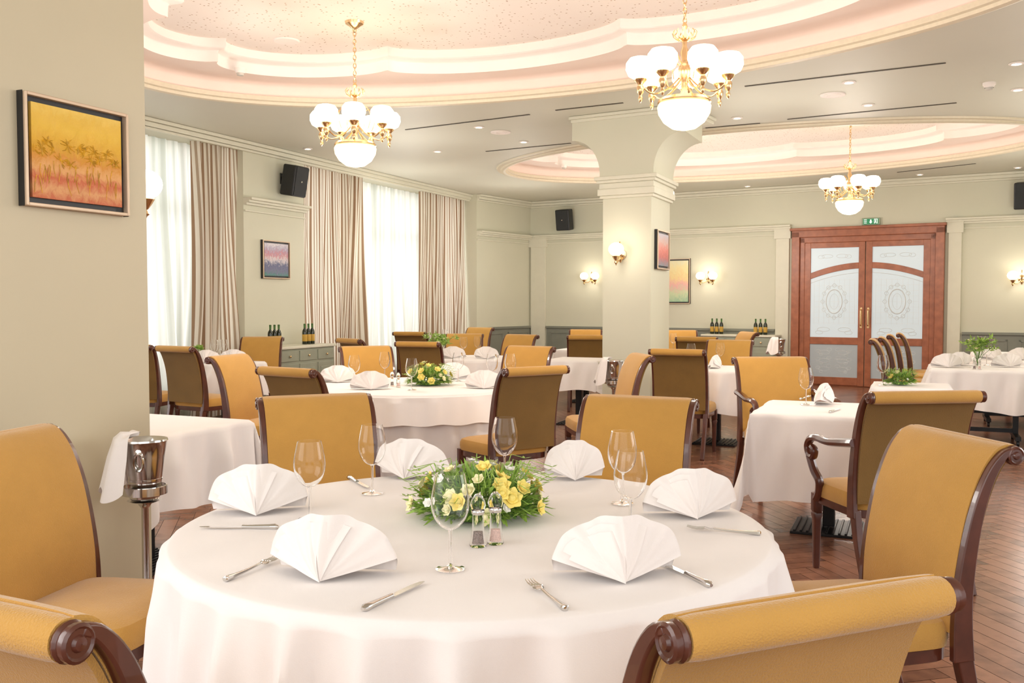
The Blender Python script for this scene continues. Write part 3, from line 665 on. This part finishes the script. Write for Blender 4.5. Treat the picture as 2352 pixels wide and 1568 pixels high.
round_table(px2(1090,11.2),11.2,.55,'small far round table with a green plant','white cloth on the far round table with the plant',18,.02,.03,7)
SQ=atan2(-.39,.92)
def square_table(x,y,h,label,clabel,drop=.42,seed=1,base='plate',rz=SQ):
    t=thing('square_table',label,'table',(x,y,0),rz,'dining tables')
    MB().box((0,0,.73),(2*h-.02,2*h-.02,.028)).build('tabletop',M_wood,t,smooth=0,bevel=.005)
    if base=='plate':
        MB().box((0,0,.37),(.07,.07,.69)).build('pedestal',M_iron,t,smooth=0,bevel=.006)
        mb=MB().box((0,0,.009),(.42,.42,.016))
        for k in range(-5,6): mb.box((k*.037,0,.021),(.013,.40,.010))
        mb.build('base_plate',M_iron,t,smooth=0,bevel=.003)
    else:
        for sx in (-1,1):
            MB().box((sx*.28,0,.39),(.05,.05,.65)).build('leg',M_iron,t,smooth=0)
            MB().box((sx*.28,0,.075),(.05,.62,.04)).build('foot',M_iron,t,smooth=0)
            for sy in (-1,1): MB().lathe([(.0005,-.012),(.028,-.012),(.028,.012),(.0005,.012)],14,(sx*.28,sy*.27,.029),axis='x').build('caster',M_black,t)
        MB().box((0,0,.12),(.56,.04,.04)).box((0,0,.3),(.56,.02,.03)).build('crossbar',M_iron,t,smooth=0)
    rnd=random.Random(seed); ph=[rnd.random()*6 for _ in range(6)]; N=84; L=h+drop
    def fn(u,v):
        x,y=(2*u-1)*L,(2*v-1)*L; dx,dy=max(abs(x)-h,0),max(abs(y)-h,0); sx=1 if x>=0 else -1; sy=1 if y>=0 else -1
        if dx==0 and dy==0: return (x,y,.75)
        if dx>0 and dy>0:
            d=hypot(dx,dy); f=atan2(dy,dx); o=d*(.11*sin(2*f)+.09*abs(sin(2*f))**3)
            rp_=.07*sin(4*f+ph[0]+3*d)*min(1,d/drop)*sin(2*f)
            return (sx*(h+.012+o+rp_),sy*(h+.012+o-rp_),max(.748-d*.95,.04))
        d=max(dx,dy); s=(y if dx>0 else x); e=1-min(1,abs(s)/h)**6; k_=(sx if dx>0 else 2*sy)
        q=.5+.5*sin(s*17+ph[1]+k_+1.5*sin(s*4+ph[4]))
        w=(.060*q**2-.018+.016*sin(s*29+ph[2]+k_*2+d*7))*e*min(1,.18+d/drop*2)
        o=max(.016+.03*d/drop+w,.006)*(1 if d>.01 else .6)
        z=.749-d-(.018*sin(s*9+ph[3]+k_)*d/drop)
        return (x if dx==0 else sx*(h+o), y if dy==0 else sy*(h+o), z)
    o=MB().grid(fn,N,N).build('tablecloth',M_cloth,loc=(x,y,0),rz=rz,smooth=70); tag(o,clabel,'tablecloth','white tablecloths')
    return t
square_table(1.96,5.78,.41,'square table between the two armchairs at right','white cloth with long pointed corners between the two armchairs',.51,1)
square_table(-1.97,5.02,.39,'square table tucked behind the left pillar','white cloth on the table behind the left pillar and ice bucket',.38,2)
square_table(-3.14,10.3,.30,'square window table at far left','white cloth on the window table beside the left pillar',.36,3)
square_table(2.05,9.38,.43,'square table right of the central column','white cloth on the square table right of the central column',.40,4)
square_table(.78,10.9,.32,'small square table left of the central column','white cloth on the small table left of the central column',.34,5)
square_table(4.78,9.5,.50,'wheeled table with flowers at the right edge','white cloth on the wheeled table with flowers at the right edge',.40,6,'wheels')
square_table(5.75,10.75,.42,'table behind the wheeled table at the right edge','white cloth on the table just behind the wheeled table',.40,7,'wheels')
square_table(6.4,12.1,.42,'furthest table at the right before the back wall','white cloth on the furthest right table',.40,8)
square_table(3.16,7.45,.27,'table hidden behind the right armchair','white cloth on the table hidden behind the right armchair',.40,9)
square_table(2.2,12.8,.32,'table behind the column to its right','white cloth on the table behind the column to its right',.36,10)
square_table(1.05,13.3,.34,'table behind the column to its left','white cloth on the table behind the column to its left',.38,11)
square_table(-1.05,14.6,.32,'most distant table near the second window','white cloth on the most distant table near the second window',.36,12)
# ================================================================= TABLEWARE
NP=thing('napkin','x','napkin')
def leafsurf(ph,f,sc,asym,off):       # one fan-shaped leaf of cloth, pleats radiating from the front base point
    c,s=cos(ph),sin(ph)
    R=sc/((abs(c)/.160)**2.3+(abs(s)/.142)**2.3)**(1/2.3)
    R*=1+.020*cos(6*(ph-pi/2)+asym)+.012*sin(11*ph+asym*2)
    rr=R*f; x=rr*c; z=.003+rr*s
    y=.045+off-.40*abs(c)**1.6*rr-.26*z+.020*sin(pi*min(1,f))*s
    y+=(.0085*cos(7*(ph-pi/2)+asym)+.008*max(0,1-abs(c)*4)**2+.003*sin(19*ph+asym))*f**.9*(.35+.65*s)
    return x,y,z,c
def nf_(u,v):
    ph=radians(13)+(pi-2*radians(13))*u; f=min(1,v*2)
    x,y,z,c=leafsurf(ph,f,1,0,0)
    if v*2<=1: return (x,y,z)
    g=v*2-1
    xb,yb=.150*c,-.062-.012*abs(c)
    y_=y-.010*min(1,g*6)                       # sharp thin rim, then the back leaf falls away
    return (x+(xb-x)*g,y_+(yb-y_)*g-.010*sin(pi*g),max(.003,z*(1-g**1.3)))
MB().grid(nf_,100,32).build('folded_fan',M_nap,NP,smooth=70)
def fl_(u,v):
    ph=radians(24)+(pi-radians(24)-radians(62))*u
    x,y,z,c=leafsurf(ph,v,.90,.9,.006); return (x,y+.003*v,z)
def fr_(u,v):
    ph=radians(20)+radians(66)*u
    x,y,z,c=leafsurf(ph,v,.80,2.2,.010); return (x,y+.004*v,z)
MB().grid(fl_,50,12).build('front_fold',M_nap,NP,smooth=70)
MB().grid(fr_,36,12).build('front_fold',M_nap,NP,smooth=70)
index(NP); proto(NP)
WG=thing('wine_glass','x','wine glass')
MB().lathe([(.0005,.0025),(.034,.001),(.036,.003),(.01,.008),(.0045,.014),(.0038,.05),(.004,.09),(.006,.098)],24).build('stem',M_glass,WG)
prof=[(.006,.098),(.022,.106),(.038,.125),(.046,.150),(.047,.175),(.042,.205),(.0355,.236)]
prof=[(p.x,p.y) for p in crom([Vector(q) for q in prof],3)]
inner=[(max(r-.0011,.0005),z+.0012) for r,z in prof[::-1]]; inner[0]=(prof[-1][0]-.0009,prof[-1][1]); inner.append((.0005,.1005))
MB().lathe(prof+inner,28).build('bowl',M_glass,WG)
index(WG); proto(WG)
KN=thing('table_knife','x','knife')
MB().poly([(-.007,.105),(-.009,.14),(-.010,.19),(-.006,.222),(.002,.23),(.007,.2),(.008,.105)],lambda a,b,z:(a,b,z),.004,.0058).build('blade',M_steel,KN,smooth=0)
MB().tube([(0,0,.006),(0,.01,.006),(0,.03,.006),(0,.09,.006),(0,.105,.006)],[.004,.009,.0075,.0055,.006],10,1.1).build('handle',M_steel,KN)
index(KN); proto(KN)
FK=thing('table_fork','x','fork')
MB().tube(crom([(0,0,.006),(0,.012,.006),(0,.04,.006),(0,.09,.007),(0,.13,.010)],3),[.004,.007,.0075,.007,.0065,.006,.005,.0045,.004,.0035,.0033,.003,.003],8,1.2).build('handle',M_steel,FK)
mb=MB(); mb.grid(lambda u,v:((u-.5)*(.008+.018*min(1,v*1.6)),.128+.03*v,.010-.004*sin(pi*v)),4,6)
for k in (-1.5,-.5,.5,1.5): mb.tube([(k*.0065,.156,.0095),(k*.0067,.175,.008),(k*.0066,.19,.009),(k*.0062,.205,.0125)],[.0022,.002,.0018,.001],6)
o=mb.build('tines',M_steel,FK,norm=True); sm=o.modifiers.new('s','SOLIDIFY'); sm.thickness=.0015
index(FK); proto(FK)
Z0=.751
gN='folded white napkins'; gG='clear wine glasses'
cx,cy=T1
for px,py,fx,sc_,lb in ((752,1325,-.16,1,'large fan-folded white napkin at front left of the foreground table'),(1425,1328,.12,1,'large fan-folded white napkin at front right of the foreground table'),(592,1178,.18,.96,'white napkin at the left side of the foreground table'),(1592,1186,.10,.93,'white napkin at the right side of the foreground table'),(940,1097,-.25,.92,'white napkin at the far left of the foreground table, behind a glass'),(1320,1100,0,.72,'white napkin at the far right of the foreground table')):
    p=on(px,py,Z0); o=dup(NP,p,atan2(-1,fx)-pi/2,lb,gN,sc_)
    if sc_==.72: o.scale=(.72,.8,1.0)
    else: o.scale=(sc_,sc_,sc_*(1.04 if py>1300 else 1.1))
for px,Y,lb in ((708,2.80,'wine glass left of the flowers, behind the left side napkin'),(853,3.18,'wine glass in front of the left rear chair on the foreground table'),(1159,3.38,'wine glass directly behind the flower arrangement'),(1431,3.02,'rear one of the two wine glasses right of the flowers'),(1450,2.62,'front one of the two wine glasses right of the flowers'),(1033,2.27,'wine glass nearest the camera, before the flower arrangement')):
    dup(WG,(px2(px,Y),Y,Z0),0,lb,gG)
def cutl(P_,a,b,label,g):
    p,q=on(a[0],a[1],Z0),on(b[0],b[1],Z0); d=q-p; return dup(P_,p,atan2(d.y,d.x)-pi/2,label,g)
gc='steel cutlery on the foreground table'
cutl(KN,(832,1405),(1005,1325),'steel knife at the front centre of the foreground table',gc)
cutl(FK,(1300,1403),(1180,1315),'steel fork at the front centre of the foreground table',gc)
cutl(KN,(640,1214),(423,1213),'steel knife at the left edge of the foreground table',gc)
cutl(FK,(516,1336),(640,1285),'steel fork tucked under the front left napkin',gc)
cutl(KN,(1634,1350),(1530,1300),'steel knife tucked under the front right napkin',gc)
cutl(FK,(1748,1229),(1560,1215),'steel fork at the right edge of the foreground table',gc)
cutl(KN,(800,1098),(868,1135),'steel knife by the left rear chair on the foreground table',gc)
cutl(FK,(1195,1098),(1268,1085),'steel fork by the right rear chair on the foreground table',gc)
def shaker(px,py,fill,nm,label,sc=1,p=None):
    p=p or on(px,py,Z0); t=thing('condiment_shaker',label,'shaker',p,0,'glass salt and pepper shakers'); t.scale=(sc,)*3
    MB().lathe([(.0005,.0),(.021,.0),(.023,.004),(.0195,.02),(.016,.055),(.0145,.085),(.018,.10),(.021,.112),(.017,.128),(.007,.140),(.0005,.142)],18).build('glass_body',M_glass,t)
    MB().lathe([(.0005,.008),(.013,.008),(.0115,.02),(.010,.040),(.0005,.042)],14).build(nm,fill,t)
    MB().lathe([(.0155,.086),(.018,.09),(.018,.096),(.0155,.099)],16).build('collar',M_steel,t)
shaker(1098,1254,M_pep,'pepper_fill','glass pepper grinder filled with dark peppercorns, before the flowers')
shaker(1138,1248,M_salt,'salt_fill','glass salt grinder filled with pink salt, before the flowers')
def bloom_mesh(r,m,name='rose_bloom'):
    mb=MB()
    for ring,(n_,rr,tilt,s) in enumerate(((3,.15,1.25,.55),(5,.35,1.0,.75),(6,.6,.65,1.0))):
        for k in range(n_):
            a=2*pi*k/n_+ring*.6
            def fn(u,v,a=a,rr=rr,tilt=tilt,s=s):
                w=(u-.5)*1.1*s*sin(pi*(.15+.8*v)); l_=v*s
                x=rr*.35+l_*cos(tilt)+.12*v*v; z=l_*sin(tilt)*(1-.15*v)+.12*cos(3*(u-.5))*.3
                return (r*(x*cos(a)-w*sin(a)),r*(x*sin(a)+w*cos(a)),r*(z-.1))
            mb.grid(fn,4,4)
    mb.lathe([(.0005,-.2*r),(.3*r,-.1*r),(.45*r,.15*r),(.3*r,.5*r),(.0005,.6*r)],10)
    o=mb.build(name,m,norm=False,smooth=80); me=o.data; bpy.data.objects.remove(o); return me
BM=[bloom_mesh(.025,M_yel),bloom_mesh(.021,M_cream),bloom_mesh(.021,M_pur),bloom_mesh(.013,M_wht)]
def leaves(mb,c,rx,ry,rz_,n_,ln,w,rnd,spike=1):
    for _ in range(n_):
        a=rnd.random()*2*pi; e=asin(rnd.random()**.9) if rnd.random()<.7 else rnd.random()*.25; k=.6+.45*rnd.random()
        d=Vector((cos(a)*cos(e),sin(a)*cos(e),sin(e))); p=Vector((d.x*rx*k,d.y*ry*k,d.z*rz_*k+.012))+Vector(c)
        dr=(d+Vector((rnd.uniform(-.6,.6),rnd.uniform(-.6,.6),rnd.uniform(-.5,.6)))).normalized()*ln*rnd.uniform(.6,1.3)
        if p.z+dr.z<c[2]+.004: dr.z=c[2]+.004-p.z
        sd=dr.cross(Vector((rnd.uniform(-1,1),rnd.uniform(-1,1),1))); 
        if sd.length<1e-5: continue
        sd=sd.normalized()*w*rnd.uniform(.7,1.2); up=Vector((0,0,ln*.08))
        mb.add([p,p+dr*.35+sd+up,p+dr*.4+up*.2,p+dr*.35-sd+up,p+dr*.75+sd*.6,p+dr*.75-sd*.6,p+dr],[(0,2,1),(0,3,2),(1,2,4),(2,5,4),(2,3,5),(4,5,6)])
def arrangement(p,rx,ry,rz_,nl,nb,label,seed,weights,bs=1,name='flower_centerpiece'):
    rnd=random.Random(seed); t=thing(name,label,'flowers',p,0,'table flower arrangements')
    MB().lathe([(.0005,0.003),(rx*.55,0.003),(rx*.6,rz_*.25),(.0005,rz_*.3)],16).build('flower_foam',M_leafd,t)
    mb=MB(); leaves(mb,(0,0,0.002),rx,ry,rz_,nl,.046*bs**.5,.0055*bs**.5,rnd)
    for k in range(80):          # loose sprays reaching past the mound
        a=rnd.random()*6.283; r1=rnd.uniform(.85,1.34); z1=rnd.uniform(.01,.16)*bs
        q0=(cos(a)*rx*.5,sin(a)*ry*.5,.05*bs); q1=(cos(a)*rx*r1,sin(a)*ry*r1,z1)
        mb.tube([q0,((q0[0]+q1[0])/2,(q0[1]+q1[1])/2,z1+.02*bs),q1],.0013,4)
        for j in range(7):
            f=.30+.115*j; c_=[q0[i]+(q1[i]-q0[i])*f for i in range(3)]
            for sgn in (-1,1):
                d=Vector((cos(a+sgn*.8),sin(a+sgn*.8),.2))*.024*bs; s_=Vector((-d.y,d.x,0))*.20; c3=Vector(c_)
                mb.add([c3,c3+d*.5+s_,c3+d,c3+d*.5-s_],[(0,1,2),(0,2,3)])
    mb.build('foliage',M_leaf,t,norm=False,smooth=0)
    mb=MB(); leaves(mb,(0,0,0.002),rx*.85,ry*.85,rz_*.8,nl//2,.045*bs**.5,.007*bs**.5,rnd); mb.build('foliage',M_leafd,t,norm=False,smooth=0)
    for k in range(nb):
        a=k*2.399+rnd.uniform(-.3,.3); e=asin(min(.98,(k+.9)/nb)) ; g_=rnd.uniform(.98,1.14); d=Vector((cos(a)*cos(e)*rx*g_,sin(a)*cos(e)*ry*g_,sin(e)*rz_*1.12*g_+.025*bs))
        o=bpy.data.objects.new('rose_bloom',BM[rnd.choices(range(4),weights)[0]]); C.objects.link(o); o.parent=t; o.location=d
        nrm=Vector((d.x/rx+rnd.uniform(-.4,.4),d.y/ry+rnd.uniform(-.4,.4),d.z/rz_*.8)); o.rotation_euler=nrm.to_track_quat('Z','Y').to_euler(); o.scale=(bs*rnd.uniform(.8,1.2),)*3
    return t
pf=on(1100,1185,Z0); arrangement(pf,.18,.155,.122,760,50,'round arrangement of yellow roses and greenery on the foreground table',12,(11,9,3,9))
def ware(tx,ty,items):
    for kind,px,Y,lb in items:
        x=px2(px,Y)
        if kind=='n': dup(NP,(x,Y,.754),pi+.25*sin(px),lb,gN,.95)
        elif kind=='n1': dup(NP,(x,Y,.752),-pi/2-.3,lb,gN,.9)
        elif kind=='g': dup(WG,(x,Y,.754),0,lb,gG)
        elif kind=='s': shaker(0,0,M_pep,'pepper_fill',lb,.8,(x,Y,.754))
        elif kind=='t': shaker(0,0,M_salt,'salt_fill',lb,.8,(x,Y,.754))
ware(*T2,[('n',775,7.65,'napkin at the left side of the second round table'),('n',850,7.02,'napkin at the left front of the second round table'),('n',1112,7.1,'napkin at the right front of the second round table'),('n',1040,8.0,'napkin at the far side of the second round table'),
 ('g',813,7.35,'wine glass at the left of the second round table'),('g',883,7.85,'wine glass left of the flowers at the back of the second table'),('g',945,6.95,'wine glass in front of the second table flowers'),('g',1172,7.55,'wine glass at the right edge of the second round table'),('g',1052,7.75,'wine glass right of the flowers on the second table'),('g',1130,7.5,'wine glass beside the right front napkin of the second table'),
 ('s',900,7.3,'pepper shaker left of the second table flowers'),('t',914,7.2,'salt shaker left of the second table flowers')])
arrangement((px2(985,7.4),7.4,.756),.16,.14,.12,380,26,'yellow flower arrangement on the second round table',21,(10,6,2,4))
tx,ty=px2(1090,11.2),11.2
ware(tx,ty,[('n',1040,11.0,'napkin at the left of the far round table'),('n',1116,10.95,'napkin at the right of the far round table'),('g',1065,11.3,'wine glass in the middle of the far round table'),('g',1097,11.5,'wine glass at the back of the far round table')])
def vase_plant(p,h,label,seed,flowers=0,name='flower_vase'):
    rnd=random.Random(seed); t=thing(name,label,'plant',p,0,'small vases on tables')
    MB().lathe([(.0005,0),(.028,0),(.032,.01),(.026,.05),(.034,.10),(.031,.10),(.023,.05),(.028,.012),(.0005,.01)],16).build('vase',M_glass,t)
    mb=MB(); tips=[]
    for k in range(22):
        a=rnd.random()*6.28; r=rnd.uniform(.03,.17); q=(cos(a)*r,sin(a)*r,h*rnd.uniform(.6,1)); mb.tube([(0,0,.02),(q[0]*.3,q[1]*.3,q[2]*.55),q],.0022,4); tips.append(q)
    mb.build('stems',M_leafd,t)
    mb=MB()
    for q in tips: leaves(mb,(q[0],q[1],q[2]-.05),.03,.03,.04,16,.05,.010,rnd)
    mb.build('leaves',M_leaf,t,norm=False,smooth=0)
    for k in range(flowers):
        q=tips[k]; o=bpy.data.objects.new('bloom',BM[(1,2,3)[k%3]]); C.objects.link(o); o.parent=t; o.location=(q[0]*1.05,q[1]*1.05,q[2]); o.scale=(1.4,)*3
vase_plant((px2(1010,11.15),11.15,.752),.28,'bushy green plant in a vase on the far round table',31,4)
ware(-3.14,10.3,[('n',472,10.16,'napkin at the left on the window table beside the pillar'),('n',535,10.28,'napkin at the right on the window table'),('g',492,10.42,'left wine glass on the window table'),('g',513,10.49,'right wine glass on the window table')])
t=thing('potted_plant','small green plant in a white pot on the window table','plant',(px2(456,10.38),10.38,.752))
MB().lathe([(.0005,0),(.035,0),(.045,.07),(.038,.07),(.0005,.06)],14).build('pot',M_white,t)
mb=MB(); leaves(mb,(0,0,.07),.06,.06,.08,240,.04,.009,random.Random(5)); mb.build('leaves',M_leaf,t,norm=False,smooth=0)
ware(1.96,5.78,[('g',1853,5.95,'wine glass on the square table between the armchairs'),('n1',1897,6.05,'upright napkin on the square table between the armchairs')])
cutl(KN,(1905,948),(1945,935),'steel knife on the square table between the armchairs','steel cutlery on the armchair table'); cutl(FK,(1838,918),(1860,912),'steel fork on the square table between the armchairs','steel cutlery on the armchair table')
ware(2.05,9.38,[('n1',1645,9.35,'napkin on the square table right of the column'),('g',1655,9.65,'wine glass on the square table right of the column'),('g',1588,9.5,'wine glass left on the square table right of the column')])
ware(4.78,9.5,[('n',2178,9.45,'left napkin on the wheeled table at the right edge'),('n',2208,9.75,'second napkin on the wheeled table at the right edge'),('n',2318,9.5,'right napkin on the wheeled table at the right edge'),('g',2268,9.7,'wine glass beside the flowers on the wheeled table'),('s',2240,9.15,'pepper shaker before the flowers on the wheeled table'),('t',2252,9.1,'salt shaker before the flowers on the wheeled table')])
vase_plant((px2(2248,9.45),9.45,.752),.31,'vase of lilac and white flowers on the wheeled table at the right edge',41,9)
ware(5.75,10.75,[('n',2282,10.75,'left napkin on the table behind the wheeled table'),('n',2345,10.7,'right napkin on the table behind the wheeled table')])
arrangement((px2(2070,7.42),7.42,.755),.10,.09,.08,200,10,'low yellow and lilac flowers behind the right armchair',51,(6,3,3,1),.8)
ware(3.16,7.45,[('g',2030,7.36,'wine glass left of the low flowers behind the right armchair')])
ware(2.2,12.8,[('g',1547,12.75,'wine glass on the distant table just right of the column')])
ware(-1,14.6,[('g',1022,14.55,'wine glass on the most distant table before the sheer curtain')])
def cooler(x,y,label,rz=0,sc=1):
    t=thing('ice_bucket_stand',label,'ice bucket',(x,y,0),rz,'ice buckets on stands'); t.scale=(sc,sc,1)
    MB().lathe([(.0005,0),(.12,0),(.125,.012),(.03,.03),(.016,.05),(.016,.54),(.03,.56),(.075,.575),(.0005,.577)],24).build('stand',M_steel,t)
    MB().lathe([(.09,.60),(.098,.602),(.098,.635),(.09,.637)],28).build('ring',M_steel,t)
    b=MB().lathe([(.0005,.58),(.060,.58),(.066,.59),(.088,.76),(.099,.82),(.104,.825),(.102,.832),(.092,.822),(.082,.76),(.058,.60),(.0005,.595)],32).build('bucket',M_steel,t)
    MB().lathe([(.068,.655),(.0765,.66),(.0775,.668),(.072,.673)],28).build('band',M_steel,b)
    mb=MB()
    mb.tube([(.02*cos(a),-.096-.004*sin(a),.745+.035*sin(a)) for a in [2*pi*k/14 for k in range(15)]],.006,6); mb.lathe([(.0005,-.015),(.014,-.01),(.014,.0),(.0005,.0)],12,(0,-.086,.785),axis='y')
    mb.build('handle_ring',M_steel,b)
    def fn(u,v):
        a=pi*.64+u*pi*.78; d=(v-.35)
        if d<0: r=.094+d*.24+.004; z=.854+.008*sin(u*20)
        else: r=.114+.10*d+.014*sin(u*17+1)*min(1,d*4); z=.854-.33*d-.08*abs(sin(u*6))*d
        return (r*cos(a)-.012,r*sin(a)*.9,z)
    MB().grid(fn,36,18).build('service_napkin',M_nap,t,smooth=80)
cooler(px2(326,3.92),3.92,'polished ice bucket on a stand with a white napkin, by the left pillar',.12,.93)
cooler(px2(1410,9.3),9.3,'ice bucket with a white napkin at the base of the central column',-.3)
cooler(px2(1790,14.8),14.8,'distant ice bucket beside the back sideboard',0)
def sideboard(p,rz,w,d,label):
    t=thing('sideboard',label,'sideboard',p,rz,'painted sideboards')
    MB().box((0,-d/2-.03,.42),(w,d,.78)).build('body',M_cab,t,smooth=0,bevel=.004)
    MB().box((0,-d/2-.03,.83),(w+.06,d+.05,.035)).build('top',M_trim,t,smooth=0,bevel=.008)
    MB().box((0,-d/2-.03,.02),(w-.04,d-.02,.04)).build('plinth',M_dado,t,smooth=0)
    n_=3
    for k in range(n_):
        x=-w/2+w*(k+.5)/n_; a=MB().box((x,-d-.036,.72),(w/n_-.04,.014,.13)).build('drawer',M_cab,t,smooth=0,bevel=.004)
        MB().lathe([(.0005,-.03),(.014,-.025),(.014,-.018),(.006,-.012),(.006,0)],10,(x,-d-.04,.72),axis='y').build('knob',M_gold,a)
        a=MB().box((x,-d-.036,.35),(w/n_-.04,.014,.54)).build('cabinet_door',M_cab,t,smooth=0,bevel=.004)
        MB().box((x,-d-.045,.35),(w/n_-.14,.008,.42)).build('panel',M_cab,a,smooth=0,bevel=.003)
        MB().lathe([(.0005,-.03),(.014,-.025),(.014,-.018),(.006,-.012),(.006,0)],10,(x+w/n_/2-.05,-d-.04,.38),axis='y').build('knob',M_gold,a)
    return t
pl=lp(12.42); sideboard((pl.x,pl.y,0),lang,1.2,.42,'grey-green sideboard with drawers below the pier by the window')
pb2=bw(1712); sideboard((pb2.x,pb2.y,0),bang,1.25,.42,'grey-green sideboard against the back wall left of the double door')
BT=thing('bottle','x','bottle')
MB().lathe([(.0005,0),(.031,0),(.033,.006),(.033,.16),(.028,.185),(.013,.21),(.012,.255),(.0145,.257),(.0145,.27),(.0005,.272)],16).build('glass_body',M_bottle,BT)
MB().lathe([(.0335,.04),(.034,.041),(.034,.13),(.0335,.131)],16).build('paper_label',M_laby,BT)
MB().lathe([(.0128,.215),(.0135,.22),(.015,.272),(.0005,.274)],12).build('cap',M_labg,BT)
index(BT); proto(BT)
def bott(cx,cy,d,n_,where):
    nm=('left','middle','right')
    for k in range(n_):
        v=d*(.085*(k-(n_-1)/2)); dup(BT,(cx+v.x,cy+v.y,.849),0,'%s dark oil bottle of the trio %s'%(nm[k],where),'dark oil bottles')
ldn=Vector((.917,-.398,0))
q=pl+ldn*.25
a=q-ld*.42; bott(a.x,a.y,ld,3,'at the near end of the window sideboard')
a=q+ld*.30; bott(a.x,a.y,ld,3,'at the far end of the window sideboard')
bn=Vector((-.5145,-.857,0)); q=pb2+bn*.24
a=q-bd*.44; bott(a.x,a.y,bd,3,'at the left on the back sideboard')
a=q+bd*.34; bott(a.x,a.y,bd,3,'at the right on the back sideboard')
def rm(o):
    for c in kids(o): rm(c)
    bpy.data.objects.remove(o)
for o in PROTO: rm(o)
# ================================================================= LIGHT
def area(loc,tgt,sx,sy,e,col=(1,1,1)):
    d=bpy.data.lights.new('daylight_and_fill','AREA'); d.shape='RECTANGLE'; d.size=sx; d.size_y=sy; d.energy=e; d.color=col
    o=bpy.data.objects.new('daylight_and_fill',d); C.objects.link(o); o.location=loc
    o.rotation_euler=(Vector(tgt)-Vector(loc)).to_track_quat('-Z','Y').to_euler(); return o
ln=Vector((-.917,.398,0))
for Ya,Yb,e in ((7.8,Yp0,82),(Yp1,Yw1,92)):
    m_=lp((Ya+Yb)/2); a=m_+ln*1.3
    area((a.x,a.y,1.9),(m_.x,m_.y,1.8),(Yb-Ya)*1.05,3.0,e,(1,.99,.965))
area((-3.2,1.2,2.1),(0,3.2,.8),2.6,2.0,48,(1,.985,.97))
area((.8,-.9,2.4),(.4,5,1.2),5.0,2.4,38,(1,.975,.955))  # soft fill added behind the camera, not light from any known window
area((6.3,4.2,2.3),(1,6.5,1.4),4,2.0,100,(1,.98,.96))
W=bpy.data.worlds.new('w'); S.world=W; W.use_nodes=True; bg=W.node_tree.nodes['Background']; bg.inputs[0].default_value=(1,.985,.97,1); bg.inputs[1].default_value=.95
for c,a,b in cof:
    for k in range(4):
        p=c+E1*((k-1.5)*a*.42); plight((p.x,p.y,3.46),1.3,.3,(1,.89,.81))
for X,Y in ((-1.2,11.5),(.2,16),(3.6,14.6),(5.6,9.0),(2.6,9.3),(-2.5,6.2),(7,12.2),(-1.6,14.2)): plight((X,Y,2.2),26,.25,(1,.96,.90))  # unseen fill points added to brighten ceiling and room; no fixtures here
cd=bpy.data.cameras.new('camera'); cd.sensor_width=36; cd.lens=F/2352*36; cd.clip_start=.05
co=bpy.data.objects.new('camera',cd); C.objects.link(co); co.location=(0,0,H); co.rotation_euler=(pi/2-P,0,0); S.camera=co
S.view_settings.view_transform='Standard'; S.view_settings.exposure=.38
